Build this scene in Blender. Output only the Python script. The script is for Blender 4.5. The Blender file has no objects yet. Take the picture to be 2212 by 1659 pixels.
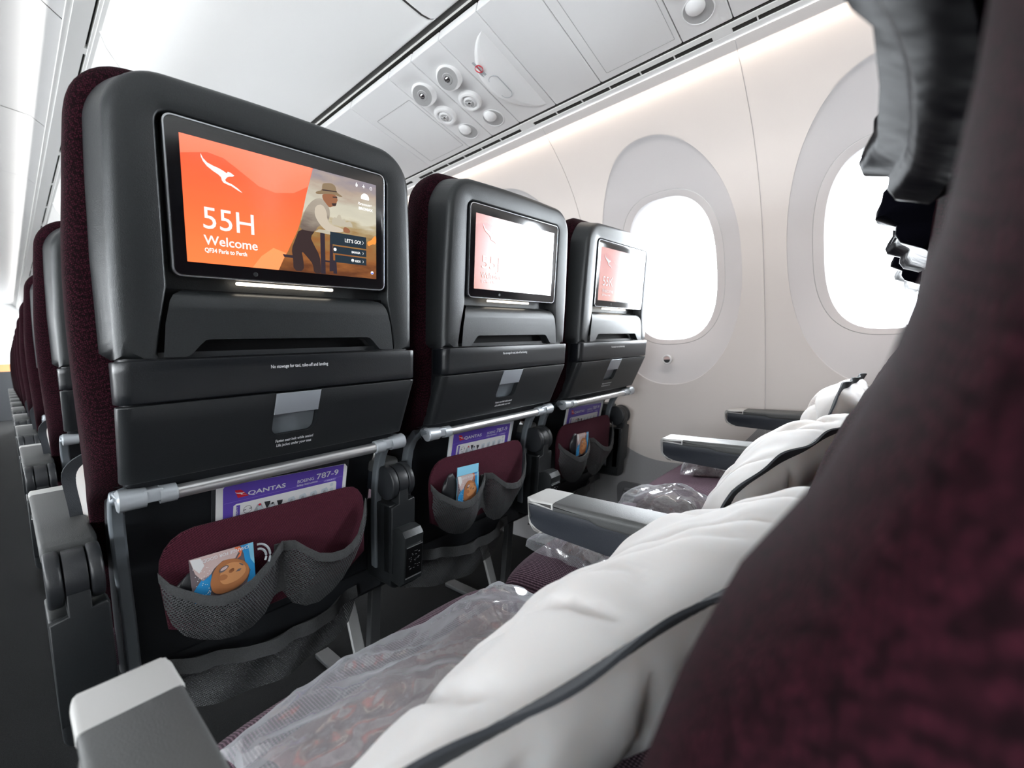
import bpy, bmesh, math, random
from mathutils import Vector, Matrix, noise
D = bpy.data
SC = bpy.context.scene
COL = SC.collection
PI = math.pi
random.seed(4)

# ------------------------------------------------------------ camera, world, lights, exposure
CAM = Vector((-0.2940, -0.6634, 0.8675))
YAW, PIT, ROL = 0.84377, -0.07706, -0.04963
cam_d = D.cameras.new('camera')
cam = D.objects.new('camera', cam_d)
COL.objects.link(cam)
_fw = Vector((math.sin(YAW) * math.cos(PIT), math.cos(YAW) * math.cos(PIT), math.sin(PIT)))
_rt = Vector((math.cos(YAW), -math.sin(YAW), 0))
_up = _rt.cross(_fw)
_r2 = math.cos(ROL) * _rt + math.sin(ROL) * _up
_u2 = -math.sin(ROL) * _rt + math.cos(ROL) * _up
cam.matrix_world = Matrix(((_r2.x, _u2.x, -_fw.x, CAM.x), (_r2.y, _u2.y, -_fw.y, CAM.y),
                           (_r2.z, _u2.z, -_fw.z, CAM.z), (0, 0, 0, 1)))
cam_d.sensor_width = 36
cam_d.lens = 15.771
cam_d.clip_start = 0.01
cam_d.clip_end = 200
cam_d.dof.use_dof = True
cam_d.dof.focus_distance = 0.78
cam_d.dof.aperture_fstop = 5.6
SC.camera = cam

world = D.worlds.new('daylight')
SC.world = world
world.use_nodes = True
wn = world.node_tree.nodes
wn['Background'].inputs[0].default_value = (0.93, 0.97, 1.0, 1)
wn['Background'].inputs[1].default_value = 20.0

def area(name, loc, direction, sx, sy, power, color=(1, 1, 1), spread=None):
    l = D.lights.new(name, 'AREA'); l.shape = 'RECTANGLE'; l.size = sx; l.size_y = sy
    l.energy = power; l.color = color
    if spread: l.spread = spread
    o = D.objects.new(name, l); COL.objects.link(o)
    z = -Vector(direction).normalized(); y = Vector((0, 1, 0)); x = y.cross(z).normalized()
    o.matrix_world = Matrix(((x.x, 0, z.x, loc[0]), (x.y, 1, z.y, loc[1]), (x.z, 0, z.z, loc[2]), (0, 0, 0, 1)))
    return o

# LED strips: ceiling cove over the aisle (both sides) and the strip that washes the side wall
area('ceiling_cove_light', (-0.10, 4.0, 2.135), (-0.55, 0, 0.6), 0.03, 15.0, 5, (1, 0.985, 0.96))
area('ceiling_cove_light', (-1.05, 4.0, 2.135), (0.55, 0, 0.6), 0.03, 15.0, 13, (1, 0.985, 0.96))
area('wall_wash_light', (1.008, 4.0, 1.596), (0.30, 0, -0.95), 0.012, 15.0, 8, (1, 0.93, 0.87), spread=math.radians(95))
area('wall_wash_light', (1.008, 4.0, 1.596), (0.50, 0, -0.85), 0.012, 15.0, 8, (1, 0.85, 0.72))
# daylight at the cabin windows, shining in from outside
W_PITCH, W_Y0 = 0.6146, -0.015
for _k in range(-4, 8):
    _p = area('window_portal', (1.42, W_Y0 + _k * W_PITCH, 1.117), (-1, 0, 0), 0.54, 0.36, 1.0)
    _p.data.cycles.is_portal = True
    _p = area('window_portal', (-2.72, W_Y0 + _k * W_PITCH, 1.06), (1, 0, 0), 0.40, 0.32, 1.0)
    _p.data.cycles.is_portal = True

vs = SC.view_settings
vs.view_transform = 'Standard'; vs.look = 'None'; vs.gamma = 1; vs.use_curve_mapping = False
vs.exposure = 1.0
SC.cycles.max_bounces = 8
SC.cycles.diffuse_bounces = 4
SC.cycles.transparent_max_bounces = 16
SC.cycles.caustics_reflective = False
SC.cycles.caustics_refractive = False
SC.cycles.sample_clamp_indirect = 6

# ------------------------------------------------------------ materials
def newmat(name):
    m = D.materials.new(name); m.use_nodes = True
    nt = m.node_tree
    return m, nt, nt.nodes['Principled BSDF']

def lnk(nt, a, b): nt.links.new(a, b)

def mth(nt, op, a, b=None):
    n = nt.nodes.new('ShaderNodeMath'); n.operation = op
    for i, v in enumerate((a, b)):
        if v is None: continue
        if isinstance(v, (int, float)): n.inputs[i].default_value = v
        else: lnk(nt, v, n.inputs[i])
    return n.outputs[0]

def objxyz(nt):
    tc = nt.nodes.new('ShaderNodeTexCoord'); s = nt.nodes.new('ShaderNodeSeparateXYZ')
    lnk(nt, tc.outputs['Object'], s.inputs[0]); return tc, s

def c4(c): return (c[0], c[1], c[2], 1)

def solid(name, col, rough=0.5, metal=0.0, bump=None, speck=None, spec=0.5, coat=0.0, coat_r=0.05):
    m, nt, p = newmat(name)
    p.inputs['Base Color'].default_value = c4(col)
    p.inputs['Roughness'].default_value = rough
    p.inputs['Metallic'].default_value = metal
    p.inputs['Specular IOR Level'].default_value = spec
    p.inputs['Coat Weight'].default_value = coat
    p.inputs['Coat Roughness'].default_value = coat_r
    tc = nt.nodes.new('ShaderNodeTexCoord')
    if bump:
        n = nt.nodes.new('ShaderNodeTexNoise'); n.inputs['Scale'].default_value = bump[0]; n.inputs['Detail'].default_value = bump[2] if len(bump) > 2 else 2
        lnk(nt, tc.outputs['Object'], n.inputs['Vector'])
        b = nt.nodes.new('ShaderNodeBump'); b.inputs['Strength'].default_value = bump[1]; b.inputs['Distance'].default_value = bump[3] if len(bump) > 3 else 0.001
        lnk(nt, n.outputs['Fac'], b.inputs['Height']); lnk(nt, b.outputs[0], p.inputs['Normal'])
    if speck:
        n = nt.nodes.new('ShaderNodeTexNoise'); n.inputs['Scale'].default_value = speck[0]; n.inputs['Detail'].default_value = 1
        lnk(nt, tc.outputs['Object'], n.inputs['Vector'])
        r = nt.nodes.new('ShaderNodeMix'); r.data_type = 'RGBA'
        r.inputs['A'].default_value = c4([x * (1 - speck[1]) for x in col]); r.inputs['B'].default_value = c4([x * (1 + speck[1]) for x in col])
        lnk(nt, n.outputs['Fac'], r.inputs['Factor']); lnk(nt, r.outputs['Result'], p.inputs['Base Color'])
    return m

def emit(name, col, s=1.0):
    m = D.materials.new(name); m.use_nodes = True; nt = m.node_tree
    nt.nodes.clear()
    e = nt.nodes.new('ShaderNodeEmission'); e.inputs[0].default_value = c4(col); e.inputs[1].default_value = s
    o = nt.nodes.new('ShaderNodeOutputMaterial'); lnk(nt, e.outputs[0], o.inputs[0])
    return m

def weave(name, dark, light, k=1300.0, rib=False, rough=0.95):
    """woven cloth: light threads showing in a dark ground"""
    m, nt, p = newmat(name)
    tc, s = objxyz(nt)
    u = mth(nt, 'ADD', s.outputs['X'], s.outputs['Y'])
    v = mth(nt, 'SUBTRACT', s.outputs['Z'], s.outputs['Y'])
    if rib:
        a = mth(nt, 'SINE', mth(nt, 'MULTIPLY', s.outputs['X'], k))
        b = mth(nt, 'SINE', mth(nt, 'MULTIPLY', v, k))
        h = mth(nt, 'ADD', mth(nt, 'MULTIPLY', a, 0.6), mth(nt, 'MULTIPLY', b, 0.4))
    else:
        a = mth(nt, 'SINE', mth(nt, 'MULTIPLY', u, k))
        b = mth(nt, 'SINE', mth(nt, 'MULTIPLY', v, k))
        h = mth(nt, 'MULTIPLY', a, b)
    h2 = mth(nt, 'MULTIPLY', mth(nt, 'ADD', h, 1.0), 0.5)
    n = nt.nodes.new('ShaderNodeTexNoise'); n.inputs['Scale'].default_value = 500; lnk(nt, tc.outputs['Object'], n.inputs['Vector'])
    f = mth(nt, 'MULTIPLY', mth(nt, 'POWER', h2, 2.2), mth(nt, 'ADD', n.outputs['Fac'], 0.35))
    r = nt.nodes.new('ShaderNodeMix'); r.data_type = 'RGBA'
    r.inputs['A'].default_value = c4(dark); r.inputs['B'].default_value = c4(light)
    lnk(nt, f, r.inputs['Factor']); lnk(nt, r.outputs['Result'], p.inputs['Base Color'])
    p.inputs['Roughness'].default_value = rough
    p.inputs['Specular IOR Level'].default_value = 0.1
    p.inputs['Sheen Weight'].default_value = 0.03
    p.inputs['Sheen Roughness'].default_value = 0.6
    bm = nt.nodes.new('ShaderNodeBump'); bm.inputs['Strength'].default_value = 0.5; bm.inputs['Distance'].default_value = 0.0006
    lnk(nt, h2, bm.inputs['Height']); lnk(nt, bm.outputs[0], p.inputs['Normal'])
    return m

def netting(name, col, k=1500.0, cover=0.62):
    m, nt, p = newmat(name)
    tc, s = objxyz(nt)
    u = mth(nt, 'ADD', s.outputs['X'], mth(nt, 'MULTIPLY', s.outputs['Z'], 0.55))
    v = mth(nt, 'SUBTRACT', s.outputs['Z'], mth(nt, 'MULTIPLY', s.outputs['X'], 0.45))
    a = mth(nt, 'SINE', mth(nt, 'MULTIPLY', u, k)); b = mth(nt, 'SINE', mth(nt, 'MULTIPLY', v, k))
    h = mth(nt, 'MAXIMUM', a, b)
    hole = mth(nt, 'GREATER_THAN', h, -0.35)
    p.inputs['Base Color'].default_value = c4(col); p.inputs['Roughness'].default_value = 0.6
    lnk(nt, hole, p.inputs['Alpha'])
    bm = nt.nodes.new('ShaderNodeBump'); bm.inputs['Strength'].default_value = 0.8; bm.inputs['Distance'].default_value = 0.0008
    lnk(nt, h, bm.inputs['Height']); lnk(nt, bm.outputs[0], p.inputs['Normal'])
    return m

def clear_film(name, fac=0.3, tint=(0.9, 0.93, 0.95), bump=90.0, strength=1.0):
    m = D.materials.new(name); m.use_nodes = True; nt = m.node_tree; nt.nodes.clear()
    out = nt.nodes.new('ShaderNodeOutputMaterial')
    tr = nt.nodes.new('ShaderNodeBsdfTransparent'); tr.inputs[0].default_value = c4(tint)
    gl = nt.nodes.new('ShaderNodeBsdfGlossy'); gl.inputs['Roughness'].default_value = 0.12
    df = nt.nodes.new('ShaderNodeBsdfDiffuse'); df.inputs[0].default_value = (0.85, 0.88, 0.92, 1)
    tc = nt.nodes.new('ShaderNodeTexCoord')
    vo = nt.nodes.new('ShaderNodeTexNoise'); vo.noise_type = 'RIDGED_MULTIFRACTAL'
    vo.inputs['Scale'].default_value = bump * 0.35; vo.inputs['Detail'].default_value = 3
    lnk(nt, tc.outputs['Object'], vo.inputs['Vector'])
    bm = nt.nodes.new('ShaderNodeBump'); bm.inputs['Strength'].default_value = strength; bm.inputs['Distance'].default_value = 0.004
    lnk(nt, vo.outputs['Fac'], bm.inputs['Height'])
    lnk(nt, bm.outputs[0], gl.inputs['Normal'])
    m1 = nt.nodes.new('ShaderNodeMixShader'); m2 = nt.nodes.new('ShaderNodeMixShader')
    m1.inputs[0].default_value = 0.55
    lnk(nt, gl.outputs[0], m1.inputs[1]); lnk(nt, df.outputs[0], m1.inputs[2])
    fr = nt.nodes.new('ShaderNodeLayerWeight'); fr.inputs['Blend'].default_value = 0.35; lnk(nt, bm.outputs[0], fr.inputs['Normal'])
    lnk(nt, mth(nt, 'MINIMUM', mth(nt, 'ADD', mth(nt, 'MULTIPLY', fr.outputs['Facing'], 0.5), fac), 1.0), m2.inputs[0])
    lnk(nt, tr.outputs[0], m2.inputs[1]); lnk(nt, m1.outputs[0], m2.inputs[2])
    lnk(nt, m2.outputs[0], out.inputs[0])
    return m

M = {}
M['shell'] = solid('painted_shell', (0.026, 0.029, 0.031), 0.38, 0.35, bump=(900, 0.25), speck=(700, 0.25), spec=0.6)
M['tray'] = solid('tray_plastic', (0.014, 0.016, 0.018), 0.45, 0.1, bump=(900, 0.2), speck=(800, 0.25))
M['band'] = solid('gloss_band', (0.007, 0.0085, 0.011), 0.32, 0.1, bump=(700, 0.15), speck=(700, 0.2))
M['black'] = solid('black_plastic', (0.002, 0.002, 0.0025), 0.6, spec=0.15)
M['black2'] = solid('dark_plastic', (0.018, 0.020, 0.023), 0.42, bump=(700, 0.15))
M['glassblack'] = solid('screen_glass', (0.004, 0.004, 0.005), 0.14, spec=0.9)
M['rim'] = solid('bright_rim', (0.55, 0.57, 0.60), 0.25, 0.9)
M['metal'] = solid('satin_metal', (0.72, 0.73, 0.74), 0.30, 0.85)
M['arm_grey'] = solid('bluish_grey_plastic', (0.20, 0.225, 0.25), 0.42, 0.3)
M['bracket'] = solid('pale_grey_bracket', (0.42, 0.45, 0.48), 0.38, 0.35)
M['latch'] = solid('latch_grey', (0.38, 0.41, 0.45), 0.4, 0.3)
def dotted(name, dark, light, sc=560.0):
    m, nt, p = newmat(name)
    tc = nt.nodes.new('ShaderNodeTexCoord'); v = nt.nodes.new('ShaderNodeTexVoronoi'); v.inputs['Scale'].default_value = sc; v.inputs['Randomness'].default_value = 0.55
    mp = nt.nodes.new('ShaderNodeMapping'); mp.inputs['Scale'].default_value = (1, 1, 0.8); mp.inputs['Rotation'].default_value = (0.3, 0.2, 0.4)
    lnk(nt, tc.outputs['Object'], mp.inputs[0]); lnk(nt, mp.outputs[0], v.inputs['Vector'])
    h = mth(nt, 'SUBTRACT', 1.0, mth(nt, 'MINIMUM', mth(nt, 'MULTIPLY', v.outputs['Distance'], 1.5), 1.0))
    r = nt.nodes.new('ShaderNodeMix'); r.data_type = 'RGBA'; r.inputs['A'].default_value = c4(dark); r.inputs['B'].default_value = c4(light)
    lnk(nt, mth(nt, 'POWER', h, 1.8), r.inputs['Factor']); lnk(nt, r.outputs['Result'], p.inputs['Base Color'])
    p.inputs['Roughness'].default_value = 0.95; p.inputs['Specular IOR Level'].default_value = 0.1
    bm = nt.nodes.new('ShaderNodeBump'); bm.inputs['Strength'].default_value = 0.5; bm.inputs['Distance'].default_value = 0.0006
    lnk(nt, h, bm.inputs['Height']); lnk(nt, bm.outputs[0], p.inputs['Normal'])
    return m
M['wine'] = dotted('wine_backrest_cloth', (0.005, 0.0013, 0.0025), (0.085, 0.015, 0.030))
M['wine2'] = weave('wine_pocket_cloth', (0.020, 0.0045, 0.009), (0.20, 0.042, 0.072), 2300)
M['mauve'] = weave('mauve_seat_cloth', (0.020, 0.010, 0.016), (0.26, 0.17, 0.215), 1900, rib=True)
M['leather'] = solid('dark_leather', (0.0035, 0.0035, 0.006), 0.3, bump=(30, 0.3, 2, 0.006), spec=0.16)
_p = M['leather'].node_tree.nodes['Principled BSDF']; _p.inputs['IOR'].default_value = 1.035
M['piping'] = solid('leather_piping', (0.10, 0.11, 0.13), 0.35)
M['net'] = netting('pocket_netting', (0.06, 0.062, 0.066))
M['binding'] = solid('pocket_binding', (0.05, 0.052, 0.054), 0.85, bump=(300, 0.6, 3, 0.002), speck=(900, 0.5))
M['pillow'] = solid('white_pillow_cloth', (0.66, 0.65, 0.64), 0.85, bump=(7, 0.5, 2, 0.02), spec=0.2)
_p = M['pillow'].node_tree.nodes['Principled BSDF']
_p.inputs['Subsurface Weight'].default_value = 0.5; _p.inputs['Subsurface Scale'].default_value = 0.08
_p.inputs['Subsurface Radius'].default_value = (1.0, 0.85, 0.75)
M['trim'] = solid('charcoal_pillow_trim', (0.045, 0.05, 0.058), 0.9, bump=(800, 0.6))
M['pad'] = solid('armrest_pad', (0.075, 0.078, 0.078), 0.5, bump=(900, 0.3), speck=(800, 0.15))
M['cap'] = solid('armrest_cap', (0.48, 0.48, 0.47), 0.45)
M['side'] = solid('armrest_side', (0.018, 0.022, 0.030), 0.5, bump=(900, 0.3), speck=(800, 0.25))
M['film'] = clear_film('clear_plastic_wrap', 0.16)
M['bag'] = clear_film('milky_plastic_bag', 0.22, (0.85, 0.88, 0.92), 60, 0.8)
M['blanket'] = solid('brown_blanket', (0.16, 0.085, 0.085), 0.95, bump=(60, 0.6, 3, 0.01))
M['maroon'] = solid('maroon_soft_item', (0.05, 0.018, 0.022), 0.8, bump=(90, 0.8, 3, 0.01))
M['bin'] = solid('overhead_bin_white', (0.84, 0.84, 0.83), 0.4)
M['white'] = solid('cabin_white_plastic', (0.84, 0.84, 0.83), 0.5)
M['ceil'] = solid('ceiling_white', (0.50, 0.50, 0.50), 0.6)
M['psu'] = solid('service_panel_white', (0.86, 0.86, 0.86), 0.45)
M['nozzle'] = solid('nozzle_grey', (0.45, 0.45, 0.45), 0.4, 0.2)
M['chrome'] = solid('small_chrome', (0.7, 0.7, 0.7), 0.15, 1.0)
M['slot'] = solid('slot_black', (0.02, 0.018, 0.015), 0.8)
M['frame'] = solid('window_frame_plastic', (0.56, 0.54, 0.54), 0.5)
M['carpet'] = solid('charcoal_carpet', (0.010, 0.0105, 0.011), 0.95, bump=(600, 1.0, 3, 0.003), speck=(260, 0.6), spec=0.1)
M['leg'] = solid('leg_alloy', (0.55, 0.56, 0.56), 0.4, 0.6)
M['legdark'] = solid('leg_dark', (0.05, 0.052, 0.055), 0.5, 0.3)
M['ink'] = solid('white_print', (0.75, 0.76, 0.78), 0.6)
M['purple'] = solid('purple_card_print', (0.12, 0.07, 0.42), 0.28)
M['purple2'] = solid('light_purple_print', (0.30, 0.24, 0.62), 0.3)
M['cardwhite'] = solid('white_card', (0.80, 0.80, 0.80), 0.3)
M['red'] = solid('red_print', (0.62, 0.02, 0.04), 0.3)
M['cardgrey'] = solid('grey_print', (0.42, 0.44, 0.46), 0.4)
M['cardpale'] = solid('pale_print', (0.60, 0.66, 0.70), 0.4)
M['cardblack'] = solid('black_print', (0.03, 0.03, 0.035), 0.4)
M['skin'] = solid('brown_portrait_print', (0.42, 0.17, 0.07), 0.35)
M['skin2'] = solid('lit_portrait_print', (0.60, 0.28, 0.12), 0.35)
M['bluep'] = solid('blue_print', (0.03, 0.28, 0.60), 0.35)
M['bluep2'] = solid('sky_blue_print', (0.25, 0.60, 0.80), 0.35)
M['pinkp'] = solid('pink_cloth_print', (0.62, 0.47, 0.45), 0.35)
M['greyp'] = solid('patterned_print', (0.16, 0.13, 0.14), 0.35)
M['orangep'] = solid('orange_print', (0.80, 0.20, 0.08), 0.35)
M['vent'] = solid('vent_grey', (0.13, 0.13, 0.14), 0.5)
M['timber'] = solid('orange_panel', (0.55, 0.20, 0.08), 0.6)
M['glow'] = emit('reading_strip_glow', (1.0, 0.88, 0.72), 2.5)

def pane_mat():
    m = D.materials.new('window_pane'); m.use_nodes = True; nt = m.node_tree; nt.nodes.clear()
    out = nt.nodes.new('ShaderNodeOutputMaterial'); tr = nt.nodes.new('ShaderNodeBsdfTransparent'); tr.inputs[0].default_value = (0.96, 0.97, 0.98, 1)
    gl = nt.nodes.new('ShaderNodeBsdfGlossy'); gl.inputs['Roughness'].default_value = 0.03
    mx = nt.nodes.new('ShaderNodeMixShader'); fr = nt.nodes.new('ShaderNodeFresnel'); fr.inputs[0].default_value = 1.3
    lnk(nt, fr.outputs[0], mx.inputs[0]); lnk(nt, tr.outputs[0], mx.inputs[1]); lnk(nt, gl.outputs[0], mx.inputs[2]); lnk(nt, mx.outputs[0], out.inputs[0])
    return m
M['pane'] = pane_mat()

def wall_mat():
    """side wall: light cream panel, a darker ribbed dado below a scalloped line"""
    m, nt, p = newmat('side_wall_panel')
    tc, s = objxyz(nt)
    y = s.outputs['Y']; z = s.outputs['Z']
    # bay coordinate
    bay = mth(nt, 'SUBTRACT', mth(nt, 'MULTIPLY', mth(nt, 'FRACT', mth(nt, 'ADD', mth(nt, 'DIVIDE', mth(nt, 'SUBTRACT', y, W_Y0), W_PITCH), 0.5)), W_PITCH), W_PITCH / 2)
    def ell(a, b, zc, n):
        e = mth(nt, 'ADD', mth(nt, 'POWER', mth(nt, 'DIVIDE', mth(nt, 'ABSOLUTE', bay), a), n), mth(nt, 'POWER', mth(nt, 'DIVIDE', mth(nt, 'ABSOLUTE', mth(nt, 'SUBTRACT', z, zc)), b), n))
        return mth(nt, 'LESS_THAN', e, 1.0)
    big = ell(0.42, 0.70, 1.13, 2.3)
    oval = ell(0.2455, 0.4025, 1.1145, 2.25)
    low = mth(nt, 'LESS_THAN', z, 0.72)
    dado = mth(nt, 'MULTIPLY', low, mth(nt, 'SUBTRACT', 1.0, big))
    up = nt.nodes.new('ShaderNodeMix'); up.data_type = 'RGBA'; up.inputs['A'].default_value = (0.60, 0.565, 0.545, 1); up.inputs['B'].default_value = (0.57, 0.555, 0.56, 1)
    lnk(nt, oval, up.inputs['Factor'])
    rib = mth(nt, 'ADD', mth(nt, 'MULTIPLY', mth(nt, 'SINE', mth(nt, 'MULTIPLY', mth(nt, 'ADD', y, mth(nt, 'MULTIPLY', z, 0.9)), 1300)), 0.5), 0.5)
    dd = nt.nodes.new('ShaderNodeMix'); dd.data_type = 'RGBA'; dd.inputs['A'].default_value = (0.20, 0.20, 0.21, 1); dd.inputs['B'].default_value = (0.36, 0.36, 0.37, 1)
    lnk(nt, rib, dd.inputs['Factor'])
    fin = nt.nodes.new('ShaderNodeMix'); fin.data_type = 'RGBA'
    lnk(nt, dado, fin.inputs['Factor']); lnk(nt, up.outputs['Result'], fin.inputs['A']); lnk(nt, dd.outputs['Result'], fin.inputs['B'])
    lnk(nt, fin.outputs['Result'], p.inputs['Base Color'])
    p.inputs['Roughness'].default_value = 0.55
    return m
M['wall'] = wall_mat()

# ------------------------------------------------------------ mesh builder
def lerp(a, b, t): return a + (b - a) * t

def interp(tab, x):
    if x <= tab[0][0]: return tab[0][1]
    for (x0, y0), (x1, y1) in zip(tab, tab[1:]):
        if x <= x1:
            t = (x - x0) / (x1 - x0); return lerp(y0, y1, t)
    return tab[-1][1]

def smooth_interp(tab, x):
    """catmull-rom through the table"""
    n = len(tab)
    if x <= tab[0][0]: return tab[0][1]
    if x >= tab[-1][0]: return tab[-1][1]
    for i in range(n - 1):
        if x <= tab[i + 1][0]:
            x0, y0 = tab[i]; x1, y1 = tab[i + 1]; h = x1 - x0; t = (x - x0) / h
            m0 = (tab[i + 1][1] - tab[i - 1][1]) / (tab[i + 1][0] - tab[i - 1][0]) if i > 0 else (y1 - y0) / h
            m1 = (tab[i + 2][1] - tab[i][1]) / (tab[i + 2][0] - tab[i][0]) if i + 2 < n else (y1 - y0) / h
            t2, t3 = t * t, t * t * t
            return (2 * t3 - 3 * t2 + 1) * y0 + (t3 - 2 * t2 + t) * h * m0 + (-2 * t3 + 3 * t2) * y1 + (t3 - t2) * h * m1

def rrect(w0, w1, h0, h1, r, seg=6):
    """rounded rectangle outline, counter-clockwise; r may be 4 radii (bl, br, tr, tl)"""
    if not isinstance(r, (tuple, list)): r = (r,) * 4
    pts = []
    for (cx, cy, a0, rr) in ((w0, h0, PI, r[0]), (w1, h0, 1.5 * PI, r[1]), (w1, h1, 0, r[2]), (w0, h1, 0.5 * PI, r[3])):
        sx = 1 if cx == w0 else -1; sy = 1 if cy == h0 else -1
        ox, oy = cx + sx * rr, cy + sy * rr
        if rr <= 1e-6: pts.append((cx, cy)); continue
        for i in range(seg + 1):
            a = a0 + 0.5 * PI * i / seg; pts.append((ox + rr * math.cos(a), oy + rr * math.sin(a)))
    return pts

def chaikin(P, n=2):
    for _ in range(n):
        Q = []
        for i in range(len(P)):
            a, b = P[i], P[(i + 1) % len(P)]
            Q += [(a[0] * .75 + b[0] * .25, a[1] * .75 + b[1] * .25), (a[0] * .25 + b[0] * .75, a[1] * .25 + b[1] * .75)]
        P = Q
    return P

class MB:
    def __init__(s): s.v = []; s.f = []; s.mi = []
    def add(s, vs, fs, mi=0):
        o = len(s.v); s.v += [tuple(v) for v in vs]
        for f in fs: s.f.append([i + o for i in f]); s.mi.append(mi)
        return s
    def box(s, x0, x1, y0, y1, z0, z1, mi=0):
        return s.add([(x0, y0, z0), (x1, y0, z0), (x1, y1, z0), (x0, y1, z0), (x0, y0, z1), (x1, y0, z1), (x1, y1, z1), (x0, y1, z1)],
                     [(3, 2, 1, 0), (4, 5, 6, 7), (0, 1, 5, 4), (1, 2, 6, 5), (2, 3, 7, 6), (3, 0, 4, 7)], mi)
    def loft(s, rings, cap0=True, cap1=True, mi=0, closed=True):
        n = len(rings[0]); vs = [p for r in rings for p in r]; fs = []
        for k in range(len(rings) - 1):
            for i in range(n if closed else n - 1):
                j = (i + 1) % n
                fs.append((k * n + i, k * n + j, (k + 1) * n + j, (k + 1) * n + i))
        if cap0: fs.append(tuple(range(n))[::-1])
        if cap1: fs.append(tuple((len(rings) - 1) * n + i for i in range(n)))
        return s.add(vs, fs, mi)
    def prism(s, poly, f, a, b, mi=0):
        """poly in 2-D; f(u,v,w) -> 3-D; extruded w from a to b"""
        return s.loft([[f(u, v, a) for u, v in poly], [f(u, v, b) for u, v in poly]], mi=mi)
    def bprism(s, poly, f, a, b, bev, mi=0, seg=3):
        """prism whose rims are rounded inwards"""
        cx = sum(p[0] for p in poly) / len(poly); cy = sum(p[1] for p in poly) / len(poly)
        def ins(d):
            out = []
            n = len(poly)
            for i, (x, y) in enumerate(poly):
                x0, y0 = poly[i - 1]; x1, y1 = poly[(i + 1) % n]
                e1 = Vector((x - x0, y - y0)); e2 = Vector((x1 - x, y1 - y))
                if e1.length < 1e-9: e1 = e2
                if e2.length < 1e-9: e2 = e1
                nrm = Vector((-(e1.normalized() + e2.normalized()).y, (e1.normalized() + e2.normalized()).x))
                if nrm.length > 1e-6: nrm.normalize()
                out.append((x + nrm.x * d, y + nrm.y * d))
            return out
        ar = sum(poly[i][0] * poly[(i + 1) % len(poly)][1] - poly[(i + 1) % len(poly)][0] * poly[i][1] for i in range(len(poly)))
        sg = 1 if ar > 0 else -1
        rings = []
        for k in range(seg + 1):
            t = 0.5 * PI * k / seg
            q = ins(sg * bev * (1 - math.sin(t))); rings.append([f(u, v, a + bev * (1 - math.cos(t)) * (1 if b > a else -1)) for u, v in q])
        for k in range(seg, -1, -1):
            t = 0.5 * PI * k / seg
            q = ins(sg * bev * (1 - math.sin(t))); rings.append([f(u, v, b - bev * (1 - math.cos(t)) * (1 if b > a else -1)) for u, v in q])
        return s.loft(rings, mi=mi)
    def tube(s, path, r, seg=12, mi=0, cap=True, up=(0, 0, 1), rr=None):
        """sweep an ellipse (r wide, rr tall) along a path"""
        rings = []; path = [Vector(p) for p in path]; up = Vector(up)
        for i, p in enumerate(path):
            t = (path[min(i + 1, len(path) - 1)] - path[max(i - 1, 0)]).normalized()
            a = t.cross(up)
            if a.length < 1e-5: a = t.cross(Vector((1, 0, 0)))
            a.normalize(); b = a.cross(t).normalized()
            ra = r[i] if isinstance(r, (list, tuple)) else r
            rb = ra if rr is None else (rr[i] if isinstance(rr, (list, tuple)) else rr)
            rings.append([p + a * ra * math.cos(2 * PI * k / seg) + b * rb * math.sin(2 * PI * k / seg) for k in range(seg)])
        return s.loft(rings, cap, cap, mi)
    def strip(s, path, w, h, up=(0, 0, 1), mi=0):
        """sweep a w x h rectangle along a path"""
        rings = []; path = [Vector(p) for p in path]; up = Vector(up)
        for i, p in enumerate(path):
            t = (path[min(i + 1, len(path) - 1)] - path[max(i - 1, 0)]).normalized()
            a = t.cross(up).normalized(); b = a.cross(t).normalized()
            rings.append([p + a * w / 2 + b * h / 2, p - a * w / 2 + b * h / 2, p - a * w / 2 - b * h / 2, p + a * w / 2 - b * h / 2])
        return s.loft(rings, mi=mi)
    def lathe(s, prof, origin, axis, seg=28, mi=0):
        """prof: (radius, height along axis)"""
        ax = Vector(axis).normalized(); a = ax.orthogonal().normalized(); b = ax.cross(a); o = Vector(origin)
        rings = [[o + ax * h + (a * math.cos(2 * PI * k / seg) + b * math.sin(2 * PI * k / seg)) * max(r, 1e-5) for k in range(seg)] for r, h in prof]
        return s.loft(rings, True, True, mi)
    def grid(s, f, nu, nv, mi=0, cu=False):
        vs = [f(i / nu, j / nv) for j in range(nv + 1) for i in range(nu + 1)]
        fs = [(j * (nu + 1) + i, j * (nu + 1) + i + 1, (j + 1) * (nu + 1) + i + 1, (j + 1) * (nu + 1) + i) for j in range(nv) for i in range(nu)]
        return s.add(vs, fs, mi)
    def flat(s, poly, f, mi=0):
        return s.add([f(u, v) for u, v in poly], [tuple(range(len(poly)))], mi)
    def text(s, txt, f, x, y, size, mi=0, align='LEFT', width=None, shear=0.0, bold=0.0, rot=0.0):
        cu = D.curves.new('t', 'FONT'); cu.body = txt; cu.size = size; cu.align_x = align; cu.shear = shear; cu.offset = bold; cu.resolution_u = 3
        o = D.objects.new('t', cu); COL.objects.link(o)
        dg = bpy.context.evaluated_depsgraph_get(); me = D.meshes.new_from_object(o.evaluated_get(dg))
        xs = [v.co.x for v in me.vertices] or [0, 1]; w = max(xs) - min(xs)
        k = (width / w) if width else 1.0
        if k != 1.0 and align == 'LEFT': pass
        cr, sr = math.cos(rot), math.sin(rot)
        vs = [f(x + (v.co.x * k) * cr - v.co.y * sr, y + (v.co.x * k) * sr + v.co.y * cr) for v in me.vertices]
        s.add(vs, [tuple(p.vertices) for p in me.polygons], mi)
        D.objects.remove(o); D.meshes.remove(me); D.curves.remove(cu)
        return s
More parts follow.
